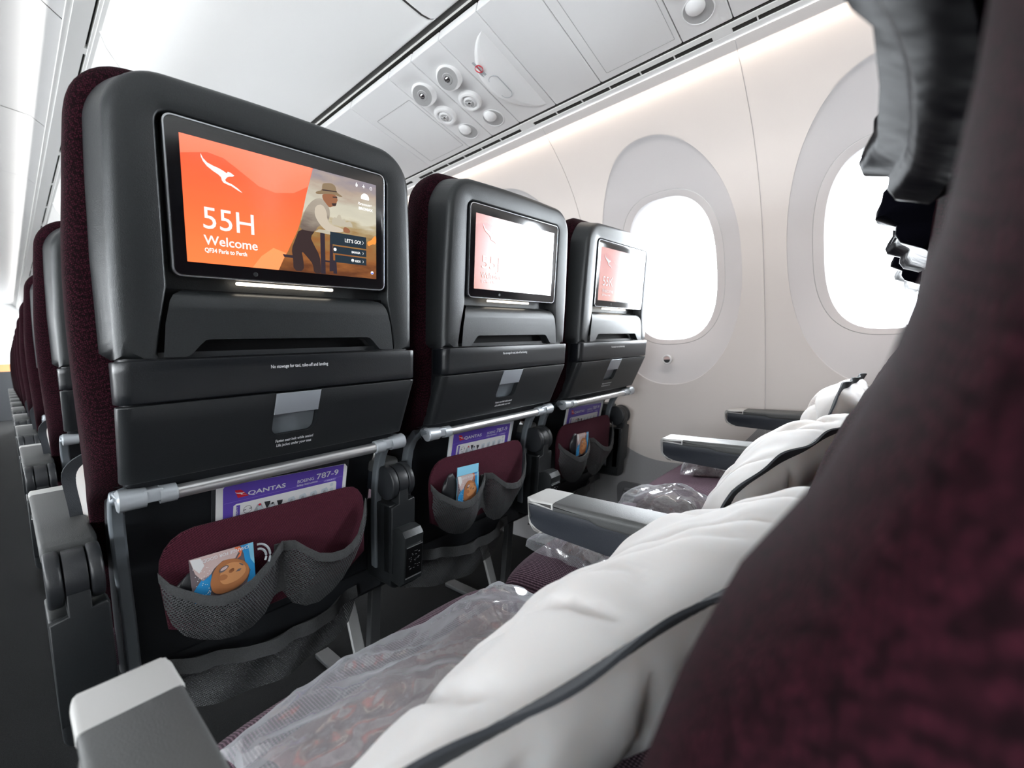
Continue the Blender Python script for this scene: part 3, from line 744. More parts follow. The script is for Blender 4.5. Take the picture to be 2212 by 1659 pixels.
def make_seat(variant='full'):
    """local origin: on the floor under the middle of the screen; rear side faces -y"""
    root = D.objects.new('airline_seat', None); COL.objects.link(root); root.empty_display_size = 0.05
    # --- rear shell frame
    mb = MB(); c = (0, 1.02)
    SO = shell_outline(); RP = recess_poly()
    bots = [math.atan2(z - c[1], x - c[0]) for x, z in SO]
    rec = [math.atan2(z - c[1], x - c[0]) for x, z in RP]
    angs = sorted(set([round(a, 5) for a in bots + rec]))
    def ring(poly, dy, mul=1.0):
        out = []
        for a in angs:
            t = ray_poly(c, a, poly); x, z = c[0] + t * math.cos(a), c[1] + t * math.sin(a)
            out.append((x, PY(z) + dy, z))
        return out
    rings = [ring(RP, 0.030), ring(RP, 0.003), ring(recess_poly(0.0012), 0.0008), ring(recess_poly(0.003), 0.0)]
    for t in (0.0, 0.25, 0.5, 0.75, 1.0):
        a = t * PI / 2; g = -0.013 * (1 - math.sin(a)); rings.append(ring(shell_outline(g, 0.878), 0.013 * (1 - math.cos(a))))
    rings.append(ring(shell_outline(0.009), 0.045)); rings.append(ring(shell_outline(0.012), 0.060)); rings.append(ring(shell_outline(0.004), 0.070))
    mb.loft(rings, True, True)
    mb.build('rear_shell', 'shell', root, sharp=40)
    # --- dark inner core below the shell
    mb = MB(); rs = []
    for i in range(9):
        z = lerp(0.885, 0.70, i / 8); hw = 0.204; y0 = PY(z) + 0.008; y1 = max(0.085, y0 + 0.04)
        rs.append([(x, y, z) for x, y in rrect(-hw, hw, y0, y1, 0.010, 3)])
    mb.loft(rs); mb.build('core', 'black2', root)
    # --- louvre below the screen (tablet ledge)
    mb = MB()
    prof = [(0.9635, 0.020), (0.9625, 0.012), (0.957, 0.006), (0.950, 0.002), (0.940, -0.001), (0.925, -0.002), (0.905, -0.003), (0.8795, -0.004)]
    def lou_hw(z): return interp([(0.878, 0.1635), (0.92, 0.159), (0.9475, 0.1525), (0.957, 0.147), (0.963, 0.135)], z)
    arch = [(0.138, 0.8785), (0.134, 0.882), (0.124, 0.895), (0.120, 0.8985), (0.114, 0.900)]
    rows = []
    NX = 60
    def archz(x):
        ax = abs(x)
        if ax >= 0.138: return 0.8785
        return interp([(0.0, 0.900), (0.114, 0.900), (0.120, 0.8985), (0.124, 0.895), (0.134, 0.882), (0.138, 0.8785)], ax)
    def lf(u, v):
        xs = 2 * u - 1
        zt = 0.9635; zb = 0.8785
        x = xs * 0.1635; zlow = archz(x); z = lerp(zt, zlow, v)
        xx = xs * lou_hw(z); dy = interp([(a, b) for a, b in prof[::-1]], z)
        return (xx, PY(z) + dy, z)
    mb.grid(lf, NX, 22)
    # return lip of the arch, going inwards
    mb.grid(lambda u, v: (lambda p: (p[0], p[1] + 0.022 * v, p[2]))(lf(u, 1.0)), NX, 1)
    mb.build('tablet_ledge', 'shell', root, sharp=30)
    mb = MB(); mb.flat([(-0.168, 0.878), (0.168, 0.878), (0.158, 0.965), (-0.158, 0.965)], SURF(0.021)); mb.build('ledge_cavity', 'black', root)
    if variant != 'ahead' or True:
        # --- monitor
        mb = MB()
        f = lambda u, v, w: SCR(w)(u, v)
        mb.bprism(rrect(-0.1475, 0.1475, -0.0925, 0.0930, 0.010, 5), f, -0.022, 0.0005, 0.002)
        mon = mb.build('monitor', 'black2', root)
        mb = MB(); A = rrect(-0.1478, 0.1478, -0.0928, 0.0933, 0.010, 5); B = rrect(-0.1462, 0.1462, -0.0912, 0.0917, 0.009, 5)
        mb.loft([[f(u, v, w) for u, v in q] for q, w in ((A, -0.003), (A, 0.0012), (B, 0.0014), (B, -0.001))], False, False); mb.build('screen_rim', 'rim', mon)
        mb = MB(); mb.bprism(rrect(-0.1460, 0.1460, -0.0910, 0.0915, 0.009, 5), f, -0.002, 0.0009, 0.0004); mb.build('screen_glass', 'glassblack', mon)
        mb = MB(); mb.lathe([(0.003, 0), (0.003, 0.0004), (0.0022, 0.0006), (0.0018, 0.0001), (0.0001, 0.0001)], SCR(0.0009)(-0.0545, -0.0835), (0, -1, -0.12), 16); mb.build('camera_lens', 'black2', mon)
        # LED strip under the monitor
        mb = MB(); mb.prism(rrect(-0.074, 0.062, -0.0995, -0.0950, 0.002, 3), f, -0.018, -0.0105); mb.build('light_strip', 'glow', root)
    # --- band and tray, with rounded ends wrapping the sides
    def slab(z0, z1, out, hw0, hw1, r, dep, nz=4, be=0.002):
        rs = []
        zs = [z0, z0 + be * 0.3, z0 + be] + [lerp(z0 + be, z1 - be, i / nz) for i in range(1, nz)] + [z1 - be, z1 - be * 0.3, z1]
        ins = [be, be * 0.3, 0] + [0] * (nz - 1) + [0, be * 0.3, be]
        for z, i_ in zip(zs, ins):
            hw = lerp(hw0, hw1, (z - z0) / (z1 - z0)) - i_; yb = PY(z) - out + i_
            rs.append([(x, y, z) for x, y in rrect(-hw, hw, yb, yb + dep, (r, r, 0.004, 0.004), 6)])
        return MB().loft(rs)
    mbb = slab(0.8235, 0.8755, 0.008, 0.2115, 0.2115, 0.015, 0.040); mbb.build('upper_band', 'band', root, sharp=40)
    f8 = SURF(-0.0084)
    mb = MB(); mb.text('No stowage for taxi, take-off and landing', f8, -0.0425, 0.8575, 0.0068, bold=0.0001, width=0.084)
    mb.build('band_lettering', 'ink', root, recalc=False, smooth=False)
    tr = slab(0.7185, 0.8215, 0.008, 0.2100, 0.2115, 0.014, 0.030).build('tray_table', 'tray', root, sharp=40)
    cut = MB(); q = rrect(-0.0365, 0.0305, 0.7555, 0.8300, (0.012, 0.012, 0, 0), 6)
    cut.prism(q, lambda u, v, w: (u, PY(v) + w, v), -0.03, 0.0035)
    cut.build('cut', 'bracket', None); co = D.objects['cut']; carve(tr, [co])
    tr.data.materials.clear(); tr.data.materials.append(M['tray'])
    mb = MB(); mb.prism(rrect(-0.0355, 0.0295, 0.7560, 0.8190, (0.011, 0.011, 0, 0), 6), lambda u, v, w: (u, PY(v) + w, v), 0.0030, 0.0045); mb.build('latch_recess', 'arm_grey', tr)
    mb = MB(); mb.bprism([(-0.0360, 0.7880), (0.0300, 0.7880), (0.0300, 0.8200), (-0.0360, 0.8200)], lambda u, v, w: (u, PY(v) + w, v), 0.0030, -0.0100, 0.0012); mb.build('latch', 'latch', tr)
    mb = MB(); mb.text('Fasten seat belt while seated', f8, 0.0, 0.7425, 0.0064, align='CENTER', bold=0.0001, width=0.058)
    mb.text('Life jacket under your seat', f8, 0.0, 0.7350, 0.0064, align='CENTER', bold=0.0001, width=0.054)
    mb.build('tray_lettering', 'ink', tr, recalc=False, smooth=False)
    # --- bar, brackets, tray arms
    mb = MB(); mb.tube([(-0.165, 0.088, 0.696), (0.165, 0.088, 0.696)], 0.0095, 16); mb.build('bar', 'metal', root)
    for s in (-1, 1):
        mb = MB(); X = s * 0.190
        mb.tube([(s * 0.152, 0.088, 0.6965), (s * 0.1535, 0.088, 0.6965), (s * 0.172, 0.088, 0.6970)], [0.010, 0.0122, 0.0124], 16)
        mb.tube([(s * 0.186, 0.088, 0.6975), (s * 0.214, 0.088, 0.699), (s * 0.216, 0.088, 0.699)], [0.0128, 0.0145, 0.0125], 18)
        mb.bprism(rrect(min(s * 0.168, s * 0.190), max(s * 0.168, s * 0.190), 0.6905, 0.708, 0.003), lambda u, v, w: (u, w, v), 0.078, 0.100, 0.002)
        mb.build('bracket', 'bracket', root)
        mb = MB(); path = [(s * 0.207, 0.084, 0.699), (s * 0.209, 0.106, 0.7025), (s * 0.210, 0.128, 0.697), (s * 0.210, 0.147, 0.682), (s * 0.210, 0.162, 0.660), (s * 0.209, 0.174, 0.630), (s * 0.208, 0.184, 0.590), (s * 0.207, 0.191, 0.540), (s * 0.206, 0.197, 0.480), (s * 0.206, 0.204, 0.41)]
        mb.strip(path, 0.017, 0.019, up=(0, -1, 0.3)); mb.build('tray_arm', 'arm_grey', root, bevel=0.003, sharp=50)
    # --- lower back, cushion, headrest
    mb = MB(); rs = []
    for z, y in ((0.712, 0.115), (0.695, 0.170), (0.64, 0.202), (0.55, 0.230), (0.46, 0.242), (0.38, 0.248), (0.34, 0.255)):
        rs.append([(x, yy, z) for x, yy in rrect(-0.2165, 0.2165, y, y + 0.035, 0.012, 3)])
    mb.loft(rs); mb.build('lower_back', 'black2', root, sharp=60)
    HW = [(0.42, 0.215), (0.5, 0.222), (0.60, 0.229), (0.70, 0.2345), (0.786, 0.2375), (0.868, 0.2400), (0.953, 0.2395), (1.016, 0.2365), (1.08, 0.231), (1.159, 0.224), (1.24, 0.214)]
    YF = [(0.42, 0.292), (0.5, 0.288), (0.6, 0.264), (0.7, 0.226), (0.79, 0.194), (0.83, 0.168), (0.87, 0.151), (0.91, 0.142), (1.05, 0.128), (1.15, 0.112), (1.24, 0.10)]
    YR = [(0.42, 0.262), (0.5, 0.258), (0.6, 0.235), (0.67, 0.21), (0.72, 0.095), (0.80, 0.070), (0.90, 0.060), (1.24, 0.022)]
    mb = MB(); rs = []; ZT = 1.232; RC = 0.062; N = 72
    zs = [0.42, 0.425] + [0.44 + 0.03 * i for i in range(25)]
    zs = [z for z in zs if z < ZT - RC] + [ZT - RC + RC * math.sin(PI / 2 * i / 10) for i in range(0, 11)]
    for z in zs:
        hw = smooth_interp(HW, z); yf = smooth_interp(YF, z); yr = smooth_interp(YR, z)
        if z > ZT - RC:
            d = RC - math.sqrt(max(0, RC * RC - (z - (ZT - RC)) ** 2)); hw -= d
            th = (yf - yr) / 2 * math.sqrt(max(0.0, 1 - ((z - (ZT - RC)) / RC) ** 2.6)) ; ym = (yf + yr) / 2; yf, yr = ym + max(th, 0.004), ym - max(th, 0.004)
        ym = (yf + yr) / 2; ht = (yf - yr) / 2; row = []
        for i in range(N):
            a = 2 * PI * i / N; ca, sa = math.cos(a), math.sin(a); e = 0.42
            x = hw * math.copysign(abs(ca) ** e, ca); y = ym + ht * math.copysign(abs(sa) ** e, sa)
            if sa > 0: y -= 0.020 * max(0, 1 - (x / 0.15) ** 2) * (1 if z < 1.16 else 0.3)
            if sa > 0: pass
            row.append((x, y, z))
        rs.append(row)
    mb.loft(rs); mb.build('backrest', 'wine', root, sharp=60)
    hd = MB(); rs = []
    for i in range(27):
        t = i / 26; z = lerp(0.952, 1.178, t)
        env = min(1, (t / 0.06)) ** 0.5 if t < 0.06 else (min(1, (1 - t) / 0.10) ** 0.5 if t > 0.9 else 1)
        low = t < 0.13
        hw = (0.150 if low else 0.163 + 0.005 * math.sin(t * 9)) * (0.9 + 0.1 * env)
        row = []
        for j in range(N):
            a = 2 * PI * j / N; ca, sa = math.cos(a), math.sin(a); e = 0.45
            x = hw * math.copysign(abs(ca) ** e, ca)
            wing = (abs(x) / 0.16) ** 3
            yf = (0.141 + 0.030 * wing + (0.0 if low else 0.012)) ; yr = 0.100
            y = (yr if sa < 0 else lerp((yf + yr) / 2, yf, env) if env < 1 else yf)
            ym = (yf + yr) / 2; y = ym + (yf - yr) / 2 * env * math.copysign(abs(sa) ** e, sa)
            if not low and sa > -0.2:
                w = noise.noise(Vector((x * 12, z * 48, 1.7))) * 0.010 + noise.noise(Vector((x * 40, z * 90, 5))) * 0.004
                y += w; x += w * 0.6
            row.append((x, y - (z - 1.07) * 0.10 - max(0.0, z - 0.99) * 0.28, z))
        rs.append(row)
    hd.loft(rs); hr = hd.build('headrest', 'leather', root, sharp=70)
    mb = MB()
    for s in (-1, 1): mb.tube([(s * (0.158 + 0.004 * math.sin(9 * (z - 0.95) / 0.226)), 0.150 - (z - 1.07) * 0.1 - max(0.0, z - 1.0) * 0.2, z) for z in [0.985 + 0.018 * i for i in range(10)]], 0.0022, 6)
    mb.build('piping', 'piping', hr)
    # --- seat cushion
    mb = MB(); rs = []
    NY = 26
    for i in range(NY + 1):
        t = i / NY; y = lerp(0.262, 0.700, t)
        zt = 0.487 + 0.006 * math.sin(PI * t) + 0.004; zb = 0.385
        R = 0.046; d = 0
        if y > 0.700 - R: d = R - math.sqrt(max(0, R * R - (y - (0.700 - R)) ** 2))
        if y < 0.277: d = 0.015 * (1 - (y - 0.262) / 0.015)
        hw = 0.2345 - 0.25 * d; row = []
        zt -= d; zb += d * 0.6
        for j in range(48):
            a = 2 * PI * j / 48; ca, sa = math.cos(a), math.sin(a); e = 0.40
            x = hw * math.copysign(abs(ca) ** e, ca); z = (zt + zb) / 2 + (zt - zb) / 2 * math.copysign(abs(sa) ** e, sa)
            if sa > 0: z -= 0.012 * (abs(x) / 0.23) ** 4
            row.append((x, y, z))
        rs.append(row)
    mb.loft(rs); mb.build('seat_cushion', 'mauve', root, sharp=60)
    mb = MB(); mb.box(-0.232, 0.232, 0.24, 0.64, 0.345, 0.392); mb.tube([(-0.245, 0.30, 0.33), (0.245, 0.30, 0.33)], 0.022, 12); mb.tube([(-0.245, 0.55, 0.33), (0.245, 0.55, 0.33)], 0.022, 12); mb.build('seat_pan', 'black2', root)
    # --- legs: curved front strut, straight rear strut, floor rail
    X = -0.242
    mb = MB(); mb.strip([(X, 0.46, 0.34), (X, 0.445, 0.27), (X, 0.418, 0.19), (X, 0.395, 0.11), (X, 0.378, 0.05), (X, 0.372, 0.012)], 0.030, 0.010, up=(0, 1, 0)); mb.build('leg', 'leg', root, bevel=0.002)
    mb = MB(); mb.strip([(X + 0.006, 0.30, 0.33), (X - 0.01, 0.335, 0.012)], 0.026, 0.020, up=(0, 1, 0)); mb.build('leg', 'legdark', root, bevel=0.002)
    mb = MB(); mb.box(X - 0.02, X + 0.02, 0.22, 0.62, 0.0, 0.014); mb.build('floor_rail', 'legdark', root, bevel=0.003)
    # --- literature pocket, recess lip, lower net
    if variant != 'near':
        bd = mm([[-170.7, 545], [-170.7, 566.1], [-169.2, 582.0], [-163, 597], [-152.8, 609.1], [-140, 617], [-122.8, 620.4], [-60, 618.5], [-1.6, 617.9], [60, 617.3], [122.6, 616.3], [140, 613], [151.1, 603.9], [159, 590], [162.1, 575.0], [162.1, 470], [120, 440], [-120, 440], [-165, 470]])
        mb = MB()
        mb.bprism(bd, lambda u, v, w: (-0.294 + (u + 0.294) * 0.982, 0.137 + w + (0.62 - v) * 0.12, 0.867 + (v - 0.867) * 0.982), 0.0, 0.008, 0.0035)
        pk = mb.build('pocket_board', 'wine2', root, sharp=50)
        RIM = mm([[-176, 574], [-165, 556], [-150.5, 544], [-130, 529], [-111.8, 521], [-88, 521], [-66.5, 527], [-42, 541], [-18.6, 556], [-6, 559], [11.4, 557], [28, 540], [45.3, 525], [66, 518], [88.2, 516], [106, 521], [122.1, 531], [139.2, 560], [152, 590]])
        BOT = mm([[-172, 520], [-165, 488], [-152, 464], [-132.2, 447], [-108, 434], [-83.8, 428], [-60, 432], [-40, 444], [-24, 466], [-10, 470], [6, 440], [28, 424], [52, 420], [78, 430], [100, 447], [122, 476], [136, 505], [150, 540], [156, 560]])
        def bow(u):  # how far the net bags out
            for (a, b, d) in ((-0.176, -0.008, 0.040), (0.0, 0.152, 0.034)):
                if a <= u <= b: return d * math.sin(PI * (u - a) / (b - a)) ** 0.7
            return 0.0
        def netp(i, t):
            a = RIM[i]; b = BOT[i]; x = lerp(a[0], b[0], t); z = lerp(a[1], b[1], t)
            base = 0.134 + (0.62 - z) * 0.12
            return (x, base - 0.004 - bow(a[0]) * (1 - 0.8 * t ** 2) - 0.006 * math.sin(3 * t) * math.sin(x * 60), z)
        n = len(RIM)
        def refine(seq, u):
            i = min(int(u * (n - 1)), n - 2); f_ = u * (n - 1) - i; return i, f_
        def netf(u, v):
            i, f_ = refine(RIM, u); p = netp(i, v); q = netp(i + 1, v); return tuple(lerp(a, b, f_) for a, b in zip(p, q))
        mb = MB(); mb.grid(netf, 72, 16); mb.build('pocket_net', 'net', root, sharp=70)
        mb = MB()
        rs = []
        for i in range(73):
            u = i / 72; p = Vector(netf(u, 0)); pl = 0.0012 * (1 if (i % 6) == 0 else 0) + 0.0006 * math.sin(i * 1.9)
            rs.append([(p.x, p.y + 0.0012, p.z + 0.001), (p.x, p.y - 0.0018 - pl, p.z + 0.0005), (p.x, p.y - 0.0028 - pl, p.z - 0.007), (p.x, p.y - 0.0022 - pl, p.z - 0.0145), (p.x, p.y + 0.0012, p.z - 0.0145)])
        mb.loft(rs); 
        for ps in ([netf(0.5, v) for v in (0.02, 0.2, 0.4, 0.6, 0.8, 1.0)],):
            mb.strip([(p[0], p[1] - 0.001, p[2]) for p in ps], 0.026, 0.003, up=(0, 1, 0))
        mb.build('pocket_binding', 'binding', root, sharp=50)
        # lower net pocket under the seat
        def low(u, v):
            x = lerp(-0.17, 0.17, u); sag = math.sin(PI * u)
            zt = lerp(0.395, 0.372, u) - 0.022 * sag; zb = zt - 0.10 - 0.012 * (1 - u)
            return (x, 0.236 - 0.035 * sag + 0.04 * v + 0.006 * math.sin(x * 55 + 4 * v), lerp(zt, zb, v))
        mb = MB(); mb.grid(low, 40, 10); mb.build('lower_net', 'net', root, sharp=70)
        mb = MB(); rs = []
        for i in range(41):
            p = low(i / 40, 0); w = 0.003 * math.sin(i * 0.9)
            rs.append([(p[0], p[1] + 0.002, p[2]), (p[0], p[1] - 0.003 + w, p[2] + 0.002), (p[0], p[1] - 0.004 + w, p[2] - 0.024), (p[0], p[1] + 0.002, p[2] - 0.024)])
        mb.loft(rs); mb.build('lower_binding', 'binding', root)
    armrest(root, -0.258)
    return root

def round_tip(mb, X, hw, y1, r=0.016):
    out = []
    for (x, y, z) in mb.v:
        if y > y1 - r:
            lim = hw - (r - math.sqrt(max(0.0, r * r - (y - (y1 - r)) ** 2))); x = X + max(-lim, min(lim, x - X))
        out.append((x, y, z))
    mb.v = out; return mb
def armrest(root, X, rear=True):
    ar = MB()
    core = [(0.180, 0.628), (0.200, 0.632), (0.574, 0.636), (0.582, 0.626), (0.580, 0.616), (0.572, 0.606), (0.560, 0.599), (0.545, 0.596), (0.40, 0.588), (0.25, 0.580), (0.19, 0.580)]
    g = lambda hw: (lambda u, v, w: (X + w * hw, u, v))
    mb = MB(); mb.bprism(core, g(1), -0.0255, 0.0255, 0.002); round_tip(mb, X, 0.0255, 0.5825)
    arm = mb.build('armrest', 'side', root, sharp=40)
    top = [(0.170, 0.620), (0.172, 0.640), (0.180, 0.646), (0.526, 0.6465), (0.530, 0.6460), (0.530, 0.633), (0.470, 0.632), (0.455, 0.627), (0.30, 0.622)]
    mb = MB(); mb.bprism(top, g(1), -0.0278, 0.0278, 0.006); mb.build('armrest_pad', 'pad', arm, sharp=40)
    outer = [(0.5265, 0.6465), (0.555, 0.6465), (0.5635, 0.6465), (0.568, 0.6465), (0.572, 0.6465), (0.576, 0.6455), (0.5795, 0.643), (0.584, 0.638), (0.5865, 0.633), (0.587, 0.624), (0.584, 0.613), (0.577, 0.6045), (0.566, 0.598), (0.552, 0.5945)]
    inner = [(0.550, 0.5975), (0.562, 0.602), (0.571, 0.608), (0.578, 0.616), (0.5805, 0.625), (0.580, 0.633), (0.576, 0.6365), (0.5265, 0.6345)]
    mb = MB(); mb.bprism(outer + inner, g(1), -0.0282, 0.0282, 0.0045)
    mb.bprism([(0.5275, 0.636), (0.574, 0.6375), (0.583, 0.630), (0.583, 0.620), (0.575, 0.609), (0.575, 0.640), (0.5275, 0.645)], g(1), -0.024, 0.024, 0.001)
    round_tip(mb, X, 0.0282, 0.5875, 0.027)
    mb.build('armrest_cap', 'cap', arm, sharp=40)
    mb = MB()
    for a, b in ((-0.027, -0.012), (0.013, 0.027)):
        mb.bprism([(0.150 + 0.036 * math.cos(2 * PI * i / 28), 0.603 + 0.036 * math.sin(2 * PI * i / 28)) for i in range(28)], g(1), a, b, 0.004)
    mb.bprism([(0.150 + 0.034 * math.cos(2 * PI * i / 28), 0.603 + 0.034 * math.sin(2 * PI * i / 28)) for i in range(28)], g(1), -0.0105, 0.0115, 0.001)
    mb.build('hinge', 'black2', root, sharp=40)
    mb = MB()
    mb.bprism([(X - 0.011, 0.60), (X + 0.012, 0.60), (X + 0.012, 0.563), (X + 0.026, 0.566), (X + 0.029, 0.562), (X + 0.029, 0.440), (X - 0.029, 0.410), (X - 0.029, 0.556), (X - 0.011, 0.560)][::-1], lambda u, v, w: (u, w + (0.60 - v) * 0.12, v), 0.118, 0.150, 0.003)
    mb.bprism(rrect(X - 0.029, X + 0.029, 0.37, 0.56, (0.02, 0.02, 0.004, 0.004)), lambda u, v, w: (u, w + (0.60 - v) * 0.12, v), 0.125, 0.215, 0.004)
    mb.build('side_panel', 'tray', root, sharp=40)

def socket_box(root, X):
    """power and handset box hanging behind the armrest support"""
    mb = MB()
    P = [(0.086, 0.500), (0.094, 0.512), (0.112, 0.516), (0.150, 0.505), (0.165, 0.42), (0.150, 0.392), (0.120, 0.388), (0.104, 0.400)]
    mb.bprism(P, lambda u, v, w: (X + w, u, v), -0.023, 0.023, 0.003); b = mb.build('socket_box', 'shell', root, sharp=30)
    f = lambda u, v, w: (X + u, lerp(0.0865, 0.1035, (0.492 - v) / 0.092) - w, v)
    mb = MB(); mb.prism(rrect(-0.0195, 0.0195, 0.412, 0.478, 0.001), f, 0.0, 0.0010, 0)
    mb.build('socket_face', 'black', b)
    mb = MB()
    for i in range(26):
        u = random.uniform(-0.015, 0.012); v = random.uniform(0.425, 0.470); mb.prism([(u, v), (u + random.uniform(0.001, 0.004), v), (u + 0.003, v + 0.001), (u, v + 0.001)], f, 0.001, 0.0014)
    mb.prism([(-0.0195, 0.4775), (0.0195, 0.4775), (0.0195, 0.479), (-0.0195, 0.479)], f, 0.0, 0.0015); mb.prism([(-0.0195, 0.409), (0.0195, 0.409), (0.0195, 0.4115), (-0.0195, 0.4115)], f, 0.0, 0.0015)
    mb.build('socket_marks', 'metal', b, recalc=True)

# ------------------------------------------------------------ what the screens show
GL = [0.085, 0.17, 1.0]
def vgrad(name, stops, axis='v', s=1.0):
    s = s * GL[2]
    """picture material: colour by height on the screen plane (metres above screen centre)"""
    m = D.materials.new(name); m.use_nodes = True; nt = m.node_tree; nt.nodes.clear()
    tc = nt.nodes.new('ShaderNodeTexCoord'); sp = nt.nodes.new('ShaderNodeSeparateXYZ'); lnk(nt, tc.outputs['Object'], sp.inputs[0])
    h = mth(nt, 'ADD', mth(nt, 'DIVIDE', mth(nt, 'SUBTRACT', sp.outputs['Z'], 1.07), 0.15), 0.5)
    nz = nt.nodes.new('ShaderNodeTexNoise'); nz.inputs['Scale'].default_value = 30; nz.inputs['Detail'].default_value = 5
    mp = nt.nodes.new('ShaderNodeMapping'); mp.inputs['Scale'].default_value = (1, 1, 3.2); lnk(nt, tc.outputs['Object'], mp.inputs[0]); lnk(nt, mp.outputs[0], nz.inputs['Vector'])
    h = mth(nt, 'ADD', h, mth(nt, 'MULTIPLY', mth(nt, 'SUBTRACT', nz.outputs['Fac'], 0.5), axis if isinstance(axis, float) else 0.0))
    r = nt.nodes.new('ShaderNodeValToRGB'); el = r.color_ramp.elements
    while len(el) > 1: el.remove(el[0])
    el[0].position = stops[0][0]; el[0].color = c4(stops[0][1])
    for p_, c_ in stops[1:]: e = el.new(p_); e.color = c4(c_)
    lnk(nt, h, r.inputs[0]); e = nt.nodes.new('ShaderNodeEmission'); e.inputs[1].default_value = s; lnk(nt, r.outputs[0], e.inputs[0])
    gl = nt.nodes.new('ShaderNodeBsdfGlossy'); gl.inputs['Roughness'].default_value = GL[1]; gl.inputs[0].default_value = (GL[0], GL[0], GL[0] * 1.02, 1)
    ad = nt.nodes.new('ShaderNodeAddShader'); lnk(nt, e.outputs[0], ad.inputs[0]); lnk(nt, gl.outputs[0], ad.inputs[1])
    o = nt.nodes.new('ShaderNodeOutputMaterial'); lnk(nt, ad.outputs[0], o.inputs[0]); return m
def pic(name, col, s=0.72): return vgrad(name, [(0, col), (1, col)], 'v', s)
def picture_mats():
    return [vgrad('screen_orange', [(0.0, (0.98, 0.205, 0.06)), (0.45, (0.95, 0.15, 0.05)), (1.0, (0.90, 0.09, 0.04))], 0.12, 0.68),
          vgrad('screen_sky', [(0.50, (0.42, 0.34, 0.20)), (0.58, (0.62, 0.58, 0.46)), (0.72, (0.55, 0.52, 0.42)), (0.86, (0.42, 0.33, 0.26)), (1.0, (0.24, 0.21, 0.25))], 0.30, 0.58),
          vgrad('screen_field', [(0.0, (0.13, 0.045, 0.02)), (0.18, (0.30, 0.11, 0.035)), (0.38, (0.30, 0.17, 0.06)), (0.52, (0.40, 0.30, 0.16))], 0.55, 0.58),
          pic('screen_man_dark', (0.035, 0.022, 0.022)), vgrad('screen_shirt', [(0.4, (0.16, 0.12, 0.10)), (0.6, (0.36, 0.31, 0.25)), (0.75, (0.42, 0.37, 0.30))], 0.4, 0.58),
          pic('screen_hat', (0.20, 0.14, 0.08)), pic('screen_face', (0.24, 0.10, 0.05)), pic('screen_button', (0.018, 0.028, 0.038)), pic('screen_white', (0.85, 0.85, 0.85)),
          pic('screen_timber', (0.03, 0.022, 0.03)), pic('screen_flame', (0.85, 0.26, 0.05)), pic('screen_haze', (0.40, 0.36, 0.28)), pic('screen_sleeve', (0.46, 0.40, 0.32)), pic('screen_blue', (0.05, 0.12, 0.75)), pic('screen_orange_light', (0.97, 0.28, 0.10)), pic('screen_flare', (0.93, 0.19, 0.10))]
PM = picture_mats()
GL = [0.24, 0.24, 0.36]
PM2 = picture_mats()

P_EDGE = mm([[28.6, 75.0], [22.3, 51.7], [17.5, 34], [13.7, 17.6], [9.8, 2], [5.2, -13.1], [0.5, -24], [-4.5, -34.1], [-10, -46], [-15.8, -56.7], [-20.5, -66], [-26.0, -74.5]])
P_ROO = mm([[-111.3, 56.8], [-108.8, 51.5], [-104.7, 47.6], [-98.5, 45.4], [-92.2, 43.9], [-87.3, 42.0], [-83.5, 40.0], [-82.2, 42.3], [-79.2, 41.7], [-75.0, 39.2], [-76.7, 37.7], [-81.4, 36.6], [-83.5, 35.2], [-86.0, 31.5], [-84.4, 29.5], [-78.5, 28.0], [-71.9, 24.4], [-66.3, 19.9], [-70.6, 21.5], [-78.6, 25.5], [-83.9, 26.7], [-87.8, 28.0], [-89.5, 30.4], [-90.1, 33.8], [-93.2, 36.5], [-98.8, 39.3], [-104.9, 43.3], [-109.0, 48.2], [-110.8, 52.7]])
